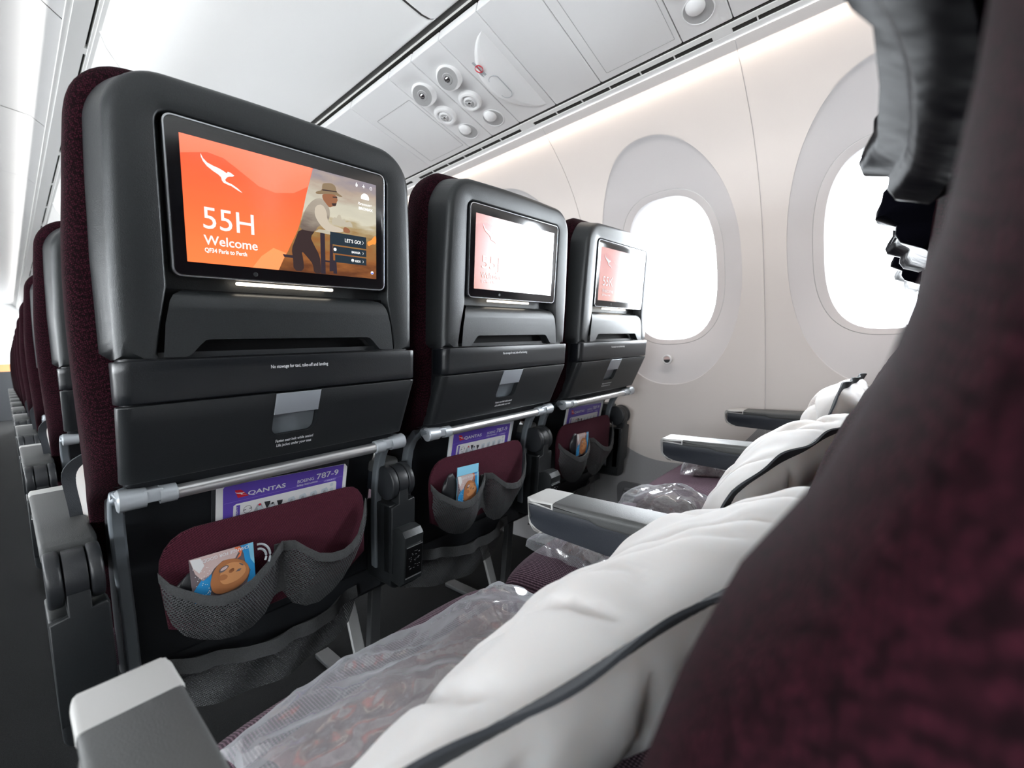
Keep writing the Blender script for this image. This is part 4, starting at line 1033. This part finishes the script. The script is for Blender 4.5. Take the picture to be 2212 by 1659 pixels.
PP = dict(
 hat=[[31.3, 40.9], [33.0, 43.7], [41.5, 47.0], [41.9, 54.9], [44.4, 57.7], [53.0, 59.7], [57.4, 60.0], [62.8, 57.2], [64.3, 49.0], [70.4, 46.3], [74.4, 44.5], [70.4, 43.4], [63.7, 44.3], [54.9, 45.0], [41.9, 41.7], [34.4, 40.1]],
 head=[[41.8, 42.5], [54.9, 45.0], [63.7, 44.3], [65.0, 41.0], [66.0, 36.7], [64.4, 35.9], [64.0, 32.7], [62.3, 28.3], [57.8, 27.5], [52.2, 24.4], [48.0, 28.6], [41.7, 35.2]],
 torso=[[14.2, 12.2], [22.7, 25.5], [31.1, 33.0], [39.6, 35.8], [45.9, 32.1], [52.2, 24.4], [53.2, 15.5], [51.9, 9.2], [47.4, 0.3], [34.4, -4.9], [29.9, -13.6], [22.6, -14.7], [6.4, -13.4], [9.7, -3.1]],
 arm=[[30.9, 23.2], [41.5, 27.3], [47.8, 18.5], [48.6, 6.6], [53.9, -0.6], [74.2, -2.5], [74.1, -8.2], [53.7, -10.4], [45.0, -9.2], [34.5, 0.1], [29.0, 11.1]],
 hand=[[74.2, -1.4], [77.7, 0.7], [83.5, -1.0], [86.4, -5.8], [82.2, -8.6], [74.1, -7.7]],
 legs=[[6.4, -13.4], [22.6, -14.7], [30.0, -12.6], [22.4, -22.7], [26.3, -31.1], [36.5, -49.0], [37.2, -64.4], [38.1, -74.1], [26.3, -74.3], [25.5, -61.5], [17.5, -52.3], [8.5, -43.4], [11.2, -56.0], [11.7, -72.9], [-3.4, -73.4], [-3.8, -54.7], [-5.4, -43.2], [0.0, -29.9]],
 postA=[[37.3, -14.4], [44.4, -13.3], [44.6, -74.0], [37.5, -74.1]], railA=[[28.9, -13.7], [35.3, -9.7], [52.7, -8.0], [55.8, -14.7], [44.9, -14.3]],
 postB=[[52.6, -10.0], [56.0, -9.5], [57.6, -68.6], [50.8, -69.3]], railB=[[-18, -51.8], [-3.7, -51.8], [-3.8, -55.7], [-16, -55.6]], railC=[[44.0, -53.3], [51.7, -53.5], [51.7, -56.1], [43.9, -55.9]], postC=[[56.5, -52], [62, -52], [63, -72], [57, -72]],
 city=[[56.3, 7.9], [60.8, 12.8], [63.1, 11.2], [66.5, 16.9], [69.9, 17.5], [72.1, 10.7], [76.7, 12.5], [79.0, 7.7], [86.0, 10.0], [89.5, 6.3], [90, 1.8], [56.2, 0.8]],
 fire=[[115.0, -16.7], [122.6, -13.4], [126, -9], [129.1, -5.8], [132.0, -5.3], [132.0, -18.7], [124, -19], [117.5, -24.0]],
 b1=[[52.8, -10.0], [113.5, -10.0], [113.5, -28.3], [52.8, -28.3]], b2=[[57.0, -30.4], [113.5, -30.4], [113.5, -41.2], [57.0, -41.2]], b3=[[60.0, -43.2], [113.5, -43.2], [113.5, -54.5], [60.0, -54.5]])
PP = {k: (chaikin(mm(v), 1) if k in ('hat', 'head', 'torso', 'arm', 'hand', 'legs', 'fire') else mm(v)) for k, v in PP.items()}

def add_picture(root, code):
    pm = PM if code[-1] == 'H' else PM2
    mon = [c for c in kids(root) if c.name.startswith('monitor')][0]
    L = lambda n: SCR(0.0010 + 0.00003 * n)
    W, Hh = 0.1320, 0.0745
    mb = MB()
    mb.flat([(-W, -Hh), (P_EDGE[-1][0], -Hh)] + P_EDGE[::-1][1:-1] + [(P_EDGE[0][0], Hh), (-W, Hh)], L(1), 0)
    mb.flat([(-W, 0.052), (-0.1036, 0.0600), (-0.086, 0.0575), (-0.068, 0.047), (-0.046, 0.033), (-0.025, 0.029), (0.0, 0.034), (0.0205, 0.047), (0.0278, Hh), (-W, Hh)], L(2), 15)
    mb.flat([(-0.058, -Hh), (-0.046, -0.058), (-0.030, -0.045), (-0.013, -0.050), (-0.024, -Hh)], L(2), 14)
    mb.flat([(W, -0.005), (W, Hh), (P_EDGE[0][0], Hh)] + P_EDGE[1:5] + [(0.009, -0.001)], L(1), 1)
    mb.flat([(-0.026, -Hh), (W, -Hh), (W, 0.0035), (0.063, -0.0012), (0.0098, 0.002)] + P_EDGE[5:11], L(1), 2)
    for i, (k, mi) in enumerate((('city', 11), ('fire', 10), ('legs', 3), ('postA', 9), ('railB', 9), ('railC', 9), ('postB', 9), ('postC', 9), ('torso', 4), ('railA', 11), ('head', 6), ('hat', 5), ('arm', 12), ('hand', 6), ('b1', 7), ('b2', 7), ('b3', 7))):
        mb.flat(PP[k], L(3 + i), mi)
    mb.flat(mm([[41.8, 48.5], [64.2, 50.5], [64.3, 49], [41.6, 46.8]]), L(20), 3)
    mb.flat(mm([[56, 31.5], [63.9, 33], [62.5, 29], [57.5, 28]]), L(21), 3)
    mb.flat(mm([[57.5, 41.5], [65.2, 42.5], [64.8, 40.8], [58, 40]]), L(21), 3)
    for c, r in (((0.0894, -0.0488), 0.0024), ((0.0601, -0.0355), 0.0024), ((0.1240, -0.0650), 0.0026)):
        mb.flat([(c[0] + r * math.cos(2 * PI * i / 20), c[1] + r * math.sin(2 * PI * i / 20)) for i in range(20)], L(22), 8)
    mb.flat([(0.1240 + 0.0022 * math.cos(PI + PI * i / 12), -0.0650 + 0.0022 * math.sin(PI + PI * i / 12)) for i in range(13)], L(24), 13)
    mb.flat(mm([[88, -49.5], [91, -49.5], [90.4, -50.6], [88.6, -50.6]]), L(24), 7)
    mb.build('screen_picture', pm, mon, recalc=False, smooth=False)
    f = L(26); mb = MB()
    mb.flat(P_ROO, f)
    mb.text(code, f, -0.1145, -0.0315, 0.0378, width=0.0585 if code[-1] != 'J' else 0.0545)
    mb.text('Welcome', f, -0.1130, -0.0512, 0.0165, width=0.0625, bold=0.00016)
    mb.text('QF34 Paris to Perth', f, -0.1130, -0.0605, 0.0074, width=0.0485, bold=0.00016)
    mb.text("LET'S GO!", f, 0.0760, -0.0222, 0.0074, width=0.0275, bold=0.0001)
    mb.text('BANASA', f, 0.0875, -0.0376, 0.0047, width=0.0150, bold=0.00012)
    mb.text('KIDS', f, 0.0935, -0.0508, 0.0047, width=0.0092, bold=0.00012)
    for (x, y, s) in ((0.1056, -0.0193, 1.0), (0.1065, -0.0358, 0.65), (0.1065, -0.0490, 0.65)):
        a = 0.0034 * s; b = 0.0030 * s; t = 0.0006
        mb.flat([(x, y + b), (x + t, y + b), (x + a, y), (x + t, y - b), (x, y - b), (x + a - t, y)], f)
    mb.build('screen_lettering', [pm[8]], mon, recalc=False, smooth=False); mb = MB()
    cx, cy = 0.1118, 0.0500; r = 0.0072
    mb.flat([(cx + r * math.cos(-0.3 + (PI + 0.6) * i / 24), cy + r * math.sin(-0.3 + (PI + 0.6) * i / 24)) for i in range(25)], f)
    mb.text('Paramount+', f, 0.0990, 0.0385, 0.0062, width=0.0245, shear=0.35, bold=0.00006)
    mb.text('BROMAX', f, 0.1005, 0.0315, 0.0056, width=0.0250, bold=0.0002)
    mb.build('partner_logo', [pm[8]], mon, recalc=False, smooth=False); mb = MB()
    for k in range(20):
        if 4 < k < 7: continue
        a0 = 2 * PI * k / 20 + PI / 2 - 2 * PI * 5.5 / 20; a1 = a0 + 2 * PI / 20; q = [(0.1223 + rr_ * math.cos(a), 0.0668 + rr_ * math.sin(a)) for rr_, a in ((0.0023, a0), (0.0023, a1), (0.0018, a1), (0.0018, a0))]; mb.flat(q, f)
    mb.flat([(0.1220, 0.0672), (0.1226, 0.0672), (0.1226, 0.0698), (0.1220, 0.0698)], f)
    mb.flat(mm([[109.2, 70.5], [109.8, 70.5], [110, 68.2], [112, 67], [112, 66.5], [110, 67], [109.8, 65.6], [110.6, 65], [108.4, 65], [109.2, 65.6], [109, 67], [107, 66.5], [107, 67], [109, 68.2]]), f)
    mb.flat(mm([[95.6, 66.5], [96.4, 70], [97.4, 71], [97.6, 68.5], [99.2, 68], [98.9, 65.4], [97, 64.2], [95.8, 65]]), f)
    mb.build('status_icons', [pm[8]], mon, recalc=False, smooth=False)

# ------------------------------------------------------------ place the seats
S, PITCH = 0.49, 0.8128
seat = make_seat('full')
base_skip = ()
seats = {}
def place(src, k, row, label, cat='airline seat', group=None, skip=(), copy=True):
    o = copy_tree(src, skip) if copy else src
    o.location = (k * S, row * PITCH, 0); tag(o, label, cat, group); return o
GA, GF, GN = 'seats in the nearest facing row', 'seats receding up the aisle', 'seats in the row beside the camera'
AHEAD_SKIP = ('socket_box', 'lower_net', 'lower_binding', 'pocket_net', 'pocket_binding', 'camera_lens', 'band_lettering', 'tray_lettering')
NEAR_SKIP = ('socket_box', 'lower_net', 'lower_binding', 'pocket_net', 'pocket_binding', 'pocket_board', 'monitor', 'screen_rim', 'screen_glass', 'camera_lens', 'band_lettering', 'tray_lettering', 'light_strip', 'tablet_ledge', 'ledge_cavity')
n_rows = 12
place(seat, 0, 1, 'wine backrest seat directly ahead of the seat with the 55H screen, half hidden behind it', group=GF, skip=AHEAD_SKIP)
place(seat, 0, 2, 'third seat edge up the aisle, mostly hidden by the two before it', group=GF, skip=AHEAD_SKIP)
for r in range(3, n_rows):
    nm = {3: 'fourth wine seat edge up the aisle, counting the big 55H seat as first', 4: 'fifth wine seat edge up the aisle, counting the big 55H seat as first', 5: 'sixth wine seat edge up the aisle, counting the big 55H seat as first'}
    place(seat, 0, r, nm.get(r, 'tiny blurred seat at the far end of the receding aisle seats'), group='far seats up the aisle' if r > 5 else GF, skip=AHEAD_SKIP)
for k, lab in ((0, 'huge blurred dark wine seat back filling the lower right corner'), (1, 'seat beside the blurred wine one, holding the second white pillow with a dark stripe'), (2, 'seat next to the side wall under the farthest white pillow')):
    o = place(seat, k, -1, lab, group=GN, skip=NEAR_SKIP)
    if k == 2: armrest(o, S - 0.258 + 0.0)
sj = place(seat, 1, 0, 'seat with the 55J screen, in the middle, washed out by window glare', group=GA)
sk = place(seat, 2, 0, 'seat with the 55K screen, nearest the side wall', group=GA)
armrest(sk, S - 0.258)
place(seat, 0, 0, 'large charcoal-backed seat with the orange 55H welcome screen', group=GA, copy=False)
for o_, c_ in ((seat, '55H'), (sj, '55J'), (sk, '55K')): add_picture(o_, c_)
socket_box(sj, -0.262); socket_box(sk, -0.262)

# ------------------------------------------------------------ cards and leaflets in the pockets
def yc_(z): return 0.155 + (0.66 - z) * 0.25
CF = lambda off: (lambda u, v: (u, yc_(v) - off, v))
def safety_card(label, loc, rz):
    root = thing('safety_card', label, 'safety card', loc, 'safety cards in the seat pockets'); root.rotation_euler = (0, rz[0], rz[1])
    f = lambda u, v, w: (u, yc_(v) - w, v)
    mb = MB(); mb.prism([(-0.0815, 0.673), (0.127, 0.662), (0.1315, 0.655), (0.1275, 0.56), (-0.094, 0.56), (-0.0905, 0.672)], f, -0.0012, 0.0); mb.build('sheet', 'cardwhite', root)
    g = CF(0.0003); mb = MB()
    mb.flat(mm([[-77.7, 672.6], [124.4, 661.8], [120.0, 560], [-83.5, 560], [-81, 668]]), g); mb.build('purple_print', 'purple', root, recalc=False)
    g = CF(0.0005); mb = MB()
    mb.flat(mm([[-62.5, 637.1], [107.2, 632.3], [110.0, 629.4], [109.5, 565], [-70.5, 565], [-66.8, 634.5]]), g, 0)
    mb.flat(mm([[-79.7, 642.3], [124.0, 638.5], [124.0, 638.0], [-79.7, 641.8]]), g, 1)
    mb.flat(mm([[84.0, 635.9], [87.6, 639.4], [110.2, 638.5], [107.3, 634.9]]), g, 1)
    mb.build('white_print', ['cardwhite', 'purple2'], root, recalc=False)
    g = CF(0.0008); mb = MB()
    mb.flat(mm([[-62.5, 634.3], [-56.9, 633.9], [-59.9, 568], [-66.5, 568]]), g, 0)
    for cz in (622.5, 608): 
        for i in range(24):
            a0, a1 = 2 * PI * i / 24, 2 * PI * (i + 1) / 24; q = [(-0.0458 + r_ * math.cos(a), cz / 1000 + r_ * math.sin(a)) for r_, a in ((0.0066, a0), (0.0066, a1), (0.0060, a1), (0.0060, a0))]; mb.flat(q, g, 1)
    mb.flat(mm([[-52.2, 622], [-48, 622.3], [-48, 623.5], [-52.2, 623.2]]), g, 1); mb.flat(mm([[-43, 622.6], [-39.4, 622.8], [-39.4, 624], [-43, 623.8]]), g, 1)
    for (dx, dz, k) in ((0, 0, 0), (20.5, -4, 1)):
        mb.flat([((x + dx) / 1000, (z + dz) / 1000) for x, z in ((-19.8, 628.0), (-9.8, 627.1), (-10.5, 622.0), (-15.5, 614.6), (-17.5, 620))], g, 1)
        mb.flat([((x + dx) / 1000, (z + dz) / 1000) for x, z in ((-36, 617), (-30, 627), (-24, 626), (-22, 618), (-17, 613), (-12, 606), (-30, 604), (-38, 606))], g, 2)
        mb.flat([((x + dx) / 1000, (z + dz) / 1000) for x, z in ((-31, 622), (-26, 623), (-21, 616), (-18, 609), (-28, 609))], CF(0.001), 3)
        mb.flat([((-27 + dx + 2.2 * math.cos(i)) / 1000, (625.5 + dz + 2.2 * math.sin(i)) / 1000) for i in range(6)], CF(0.0012), 1 if k else 4)
    for i, x in enumerate((18, 38, 58, 79)):
        mb.flat([((x + a) / 1000, b / 1000) for a, b in ((0, 606), (2, 622), (12, 624), (15, 618), (11, 606))], g, 3)
        mb.flat([((x + a) / 1000, b / 1000) for a, b in ((2, 608), (5, 618), (9, 620), (11, 612), (8, 607))], CF(0.001), 2)
    for cz in (626.5, 617): mb.flat([(0.1005 + 0.0035 * math.cos(2 * PI * i / 14), cz / 1000 + 0.0035 * math.sin(2 * PI * i / 14)) for i in range(14)], g, 5)
    mb.build('pictograms', ['purple', 'cardblack', 'cardgrey', 'cardpale', 'red', 'cardpale'], root, recalc=False)
    mb = MB(); mb.flat(mm([[-64.6, 661.5], [-55.5, 660.5], [-44.0, 647.2], [-60.0, 647.0]]), g); mb.build('tail_emblem', 'red', root, recalc=False)
    mb = MB(); g2 = CF(0.0012)
    mb.flat([(-0.0643 + (x + 0.1113) * 0.40, 0.6590 + (z - 0.0568) * 0.26) for x, z in P_ROO], g2)
    mb.text('QANTAS', g, -0.0455, 0.6475, 0.0105, width=0.0605, bold=0.00022, rot=-0.035)
    mb.text('BOEING', g, 0.0352, 0.6462, 0.0086, width=0.0300, bold=0.00008, rot=-0.02)
    mb.text('787-9', g, 0.0702, 0.6448, 0.0150, width=0.0425, bold=0.00022, rot=-0.01)
    mb.text('Safety Instructions', g, 0.0342, 0.6400, 0.0055, width=0.0385, bold=0.00006, shear=0.2, rot=-0.02)
    mb.text('ISSUE 1', CF(0.0009), 0.0915, 0.6358, 0.0034, width=0.0125)
    mb.text('EXIT LIGHTS', CF(0.001), -0.0605, 0.606, 0.0045, rot=PI / 2)
    mb.build('lettering', 'ink', root, recalc=False, smooth=False)
    return root
c1 = safety_card('purple and white safety card in the pocket of the seat with the 55H screen', (0, 0, 0), (0, 0))
def dup(o, loc, rot, label):
    c = copy_tree(o); c.location = loc; c.rotation_euler = rot; c['label'] = label; return c
dup(c1, (S - 0.004, 0, 0.004), (0, 0.0, 0.0), 'purple and white safety card in the pocket of the middle seat')
dup(c1, (2 * S + 0.0, 0, 0.0), (0, -0.01, 0.0), 'purple and white safety card in the pocket of the seat nearest the wall')
# folded booklet behind each card
for k, lab in ((0, 'dark magazine edge behind the safety card of the nearest facing seat'), (1, 'pale booklet behind the safety card of the middle seat'), (2, 'pale booklet behind the safety card of the seat nearest the wall')):
    mb = MB(); mb.bprism([(-0.098, 0.585), (0.131, 0.585), (0.136, 0.674), (0.13, 0.681), (-0.06, 0.681), (-0.096, 0.674)], lambda u, v, w: (u + k * S, yc_(v) + w, v), 0.0015, 0.0045, 0.001)
    tag(mb.build('magazine', 'black2' if k == 0 else 'cardpale'), lab, 'magazine', 'magazines in the seat pockets')

def leaflet(label, k, dx, dz, rot, up=0.0):
    root = thing('charity_envelope', label, 'envelope', (k * S + dx, 0, dz), 'charity envelopes in the seat pockets')
    Y0 = 0.116; f = lambda u, v, w: (u, Y0 + (0.58 - v) * 0.12 - w, v)
    g = lambda n: (lambda u, v: (u, Y0 + (0.58 - v) * 0.12 - n * 0.00025, v))
    mb = MB(); mb.prism(mm([[-142.6, 585.8], [-57.0, 582.3], [-55.9, 512], [-140.5, 512]]), f, -0.0008, 0.0); sh = mb.build('paper', 'greyp', root)
    mb = MB()
    mb.flat(mm([[-142.0, 585.5], [-99.3, 584.1], [-82.4, 583.0], [-78.2, 573.7], [-83.3, 565.4], [-100.2, 568.1], [-112, 560], [-118, 551], [-127.0, 545.9], [-136, 561]]), g(1), 0)
    mb.flat(mm([[-141.0, 585.0], [-128, 583], [-124, 570], [-131, 560], [-138, 571]]), g(2), 6)
    mb.flat(mm([[-71.4, 569.0], [-75, 582.8], [-57.0, 582.2], [-56.0, 513], [-70, 513], [-62.8, 537.8], [-69.8, 554.3]]), g(1), 1)
    mb.flat(mm([[-65, 582.4], [-57.0, 582.2], [-56.5, 545], [-62, 556]]), g(2), 5)
    mb.flat(mm([[-127.9, 550], [-115.5, 552.9], [-116.9, 530], [-120, 514], [-140.3, 514], [-139, 535]]), g(1), 1)
    mb.flat(mm([[-84, 583.0], [-77.1, 583.0], [-72.7, 576.5], [-75.6, 566.5], [-81.7, 563.3], [-76.5, 571.2]]), g(3), 4)
    face = mm([[-109, 562], [-100.3, 568.5], [-90, 567.5], [-80, 563.3], [-70.0, 555.6], [-64.2, 542.3], [-66.1, 528], [-80.2, 516], [-104, 514], [-115.9, 522], [-119, 538], [-114.5, 553]]); face = chaikin(face, 2)
    mb.flat(face, g(4), 2); cxx = sum(p[0] for p in face) / len(face); cyy = sum(p[1] for p in face) / len(face)
    mb.flat([(cxx + 0.004 + (x - cxx) * 0.68, cyy + 0.002 + (y - cyy) * 0.62) for x, y in face], g(5), 3)
    mb.flat(chaikin(mm([[-106.9, 552.3], [-102.9, 558.5], [-95.6, 559.8], [-92.0, 556.3], [-97.8, 551.3], [-103, 549.5]]), 2), g(6), 7)
    mb.flat(chaikin(mm([[-105.2, 553.3], [-102.0, 557.3], [-96.4, 558.3], [-93.8, 556.0], [-98.8, 552.6]]), 2), g(7), 0)
    mb.flat(chaikin(mm([[-94, 549], [-88, 552], [-85, 549], [-88, 544], [-93, 545]]), 2), g(6), 2); mb.flat(chaikin(mm([[-108, 545], [-100, 547], [-94, 541], [-98, 536], [-107, 538]]), 2), g(5.5), 2)
    mb.flat(chaikin(mm([[-80, 557], [-74, 553], [-72, 549], [-76, 551]]), 2), g(6), 7)
    mb.flat(mm([[-84.5, 543.3], [-80, 546.8], [-75.8, 545.9], [-78.1, 542.7]]), g(6), 7); mb.flat(mm([[-90, 551], [-86, 550], [-86, 546], [-92, 547]]), g(6), 2)
    for i in range(46):
        x = random.uniform(-0.139, -0.118); y = random.uniform(0.52, 0.578); mb.flat([(x, y), (x + 0.0012, y + 0.0004), (x + 0.0008, y + 0.0014), (x - 0.0003, y + 0.001)], g(3), 6)
    mb.build('portrait_print', ['pinkp', 'bluep', 'skin', 'skin2', 'orangep', 'bluep2', 'cardwhite', 'greyp'], sh, recalc=False, smooth=False)
    mb = MB(); mb.text('CHANGE FOR GOOD.', g(9), -0.0640, 0.5805, 0.0072, rot=PI, width=0.064, bold=0.0001); mb.build('lettering', 'ink', sh, recalc=False, smooth=False)
    return root
e1 = leaflet('charity envelope with upside-down portrait in the net pocket under the orange 55H screen', 0, 0.0, 0.0, 0)
e2 = copy_tree(e1); e2.location = (S + 0.022, 0.0, -0.006); e2['label'] = 'crumpled charity envelope with a portrait in the net pocket of the middle seat'
e3 = copy_tree(e1); e3.location = (2 * S + 0.040, 0.0, 0.006); e3['label'] = 'charity envelope in the net pocket of the seat nearest the wall'
for o_ in (e2, e3): o_.scale = (0.80, 1, 1)
e2.location.x -= 0.022; e3.location.x -= 0.030
# pale blue packet behind the middle envelope
mb = MB(); mb.bprism(mm([[-112, 520], [-44, 520], [-42, 596], [-110, 600]]), lambda u, v, w: (u + S, 0.119 + (0.58 - v) * 0.12 + w, v), 0, 0.003, 0.001); tag(mb.build('paper_packet', 'bluep2'), 'pale blue packet sticking up behind the envelope in the middle seat pocket', 'packet')
# dark headphone pouch / cable in each pocket
def pouch(k, x0, z0, w, h, lab):
    mb = MB(); rs = []
    for i in range(13):
        t = i / 12; a = math.sin(PI * min(0.98, max(0.03, t))) ** 0.5; z = z0 + h * t
        rs.append([(k * S + x0 + w * a * math.cos(2 * PI * j / 20) + 0.003 * math.sin(5 * t + j), 0.124 + (0.6 - z) * 0.12 + 0.008 * a * math.sin(2 * PI * j / 20), z) for j in range(20)])
    mb.loft(rs); tag(mb.build('headphone_pouch', 'black2', sharp=80), lab, 'pouch', 'dark headphone pouches in the seat pockets')
pouch(0, -0.135, 0.50, 0.028, 0.062, 'dark soft pouch behind the left end of the envelope in the nearest facing seat pocket')
pouch(1, -0.125, 0.51, 0.024, 0.078, 'black pouch left of the portrait envelope in the middle seat pocket')
pouch(2, -0.100, 0.52, 0.022, 0.072, 'black pouch left of the envelope in the pocket nearest the wall')
mb = MB()
for r_ in (0.017, 0.011): mb.tube([(-0.052 + r_ * math.cos(a), 0.112, 0.556 + 1.25 * r_ * math.sin(a)) for a in [-0.6 + 0.2 * i for i in range(12)]], 0.0018, 8)
tag(mb.build('headphone_cable', 'bracket'), 'grey looped cable beside the envelope in the nearest net pocket', 'cable')

# ------------------------------------------------------------ pillows
def pillow_mesh(w, h, th, seed, wr=1.0, twist=0.0):
    body = MB(); NU, NV = 72, 44
    def sh(u, v, side):
        U = 2 * u - 1; V = 2 * v - 1
        # slightly pinched outline
        x = w / 2 * U * (1 + 0.03 * abs(V) ** 3 - 0.07 * V ** 10); z = h / 2 * V * (1 + 0.03 * abs(U) ** 3 - 0.13 * U ** 10)
        t = th / 2 * (max(0.0, (1 - abs(U) ** 2.6)) * max(0.0, (1 - abs(V) ** 2.4))) ** 0.55
        e = min(1.0, 6 * min(1 - abs(U), 1 - abs(V)))
        n = noise.noise(Vector((x * 7 + seed, z * 16, seed))) * 0.012 + noise.noise(Vector((x * 15 + seed, z * 22 + x * 16, seed + 3))) * 0.004
        r = (1 - min(1.0, abs(noise.noise(Vector((x * 13 - z * 7 + seed, z * 6 + x * 3, seed + 9)))) * 5)) ** 2 * 0.016 * (0.4 + 0.6 * (0.5 + noise.noise(Vector((x * 6, z * 6, seed + 20)))))
        y = side * (t + e * wr * (n - r)); a = twist * (u - 0.5)
        return Vector((x, y * math.cos(a) - z * math.sin(a), y * math.sin(a) + z * math.cos(a)))
    for side in (1, -1): body.grid(lambda u, v: tuple(sh(u, v, side)), NU, NV, 0)
    tr = MB(); rs = []
    per = [(i / 60, 0) for i in range(60)] + [(1, i / 40) for i in range(40)] + [(1 - i / 60, 1) for i in range(60)] + [(0, 1 - i / 40) for i in range(40)]
    for i, (u, v) in enumerate(per):
        p = sh(u, v, 1); U, V = 2 * u - 1, 2 * v - 1
        o = Vector((math.copysign(abs(U) ** 5, U), 0, math.copysign(abs(V) ** 5, V))); o.normalize(); _a = twist * (u - 0.5); o = Vector((o.x, -o.z * math.sin(_a), o.z * math.cos(_a)))
        wv = 0.0035 * math.sin(i * 0.33 + seed); wd = 0.020
        a = p - o * 0.005; b = p + o * 0.013 + Vector((0, wv, 0))
        nrm = Vector((0, 0.0022, 0)); rs.append([a - nrm * 1.4, b - nrm * 0.6, b + nrm * 0.6, a + nrm * 1.4])
    rs.append(rs[0]); tr.loft(rs, False, False)
    return body, tr
def pillow(label, loc, rot, w, h, th, seed, group='white pillows on the near seats', mat='pillow', twist=0.0):
    root = thing('pillow', label, 'pillow', loc, group); root.rotation_euler = rot
    b, t = pillow_mesh(w, h, th, seed, 1.0, twist)
    b.build('pillow_body', mat, root, sharp=80, recalc=True); t.build('pillow_trim', 'trim', root, sharp=60)
    return root
R = math.radians
pH = pillow('big white pillow in front, with charcoal trim, across the nearest seat', (0.028, -0.474, 0.616), (R(50), R(-11), R(-15)), 0.50, 0.26, 0.114, 1.3, twist=R(27.8))
pJ = pillow('middle white pillow with charcoal stripe, partly behind the big one', (0.504, -0.487, 0.620), (R(40), R(-13), R(-7)), 0.402, 0.243, 0.108, 4.1, twist=R(35))
pK = pillow('farthest white pillow, standing highest, with a short dark trim at its end', (0.999, -0.520, 0.627), (R(20.5), R(-1), R(0)), 0.40, 0.266, 0.118, 7.7, twist=R(8))
pA = pillow('pillow with dark border poking out beside the aisle armrest of the big 55H seat', (-0.005, 0.300, 0.645), (R(20), R(-3), R(0)), 0.46, 0.23, 0.10, 2.2, group='pillows on seats up the aisle')
for r in (1, 2, 3):
    c = copy_tree(pA); c.location = (-0.005 + 0.004 * r, 0.300 + r * PITCH, 0.645)
    c['label'] = 'pillow end with dark border showing beside the armrest of the seat directly ahead' if r == 1 else ('pillow glimpse on the third aisle seat from the 55H screen' if r == 2 else 'tiny pillow glimpse on the fourth aisle seat from the 55H screen')

# ------------------------------------------------------------ wrapped blankets
def bag(label, loc, rz, L, Wd, Ht, seed, film, inner, cat='wrapped blanket', name='blanket_bag', flap=0.03):
    root = thing(name, label, cat, loc, 'plastic wrapped bundles on the seats'); root.rotation_euler = (0, 0, rz)
    def surf(u, v, k, grow, am):
        U, V = 2 * u - 1, 2 * v - 1
        x = (L / 2 + grow) * U * (1 + 0.03 * math.sin(5 * V + seed)); y = (Wd / 2 + grow) * V * (1 + 0.05 * math.sin(4 * U + seed))
        t = max(0, (1 - abs(U) ** 4) * (1 - abs(V) ** 3)) ** 0.5
        n = noise.noise(Vector((x * 9, y * 14, seed))) * am * 1.2 + (1 - abs(noise.noise(Vector((x * 14 + y * 22, y * 9 - x * 3, seed)))) * 2.2) * am * 0.55 + (1 - abs(noise.noise(Vector((x * 40 - y * 20, y * 34, seed + 4)))) * 2) * am * 0.18
        z = 0.004 + (Ht * t + (n + 0.004) * (1 if t > 0.05 else 0.5)) * k + (0.001 if k > 0 else 0)
        return (x, y, max(z, 0.0008))
    mb = MB()
    mb.grid(lambda u, v: (lambda p: (p[0], p[1], max((p[2] - 0.004) * 0.72 - 0.002, 0.001)))(surf(u, v, 1, -flap, 0.004)), 60, 36)
    mb.build('bundle', inner, root, sharp=80)
    mb = MB(); mb.grid(lambda u, v: surf(u, v, 1, 0.0, 0.011), 90, 50); mb.build('plastic_wrap', film, root, sharp=25)
    return root
bag('long brown blanket in milky plastic on the nearest seat cushion', (-0.012, -0.272, 0.498), R(-2), 0.37, 0.17, 0.026, 2.0, 'bag', 'blanket')
bag('clear plastic packet with dark contents on the middle cushion, left of its armrest', (0.385, -0.230, 0.495), R(-4), 0.17, 0.16, 0.030, 5.0, 'film', 'maroon', flap=0.045)
bag('crinkled clear plastic packet on the far side of the middle cushion, behind the armrest', (0.630, -0.27, 0.497), R(6), 0.16, 0.18, 0.040, 8.0, 'film', 'maroon')
bag('crinkled clear plastic packet with maroon contents on the cushion nearest the wall', (1.02, -0.265, 0.498), R(14), 0.22, 0.18, 0.060, 11.0, 'film', 'maroon')
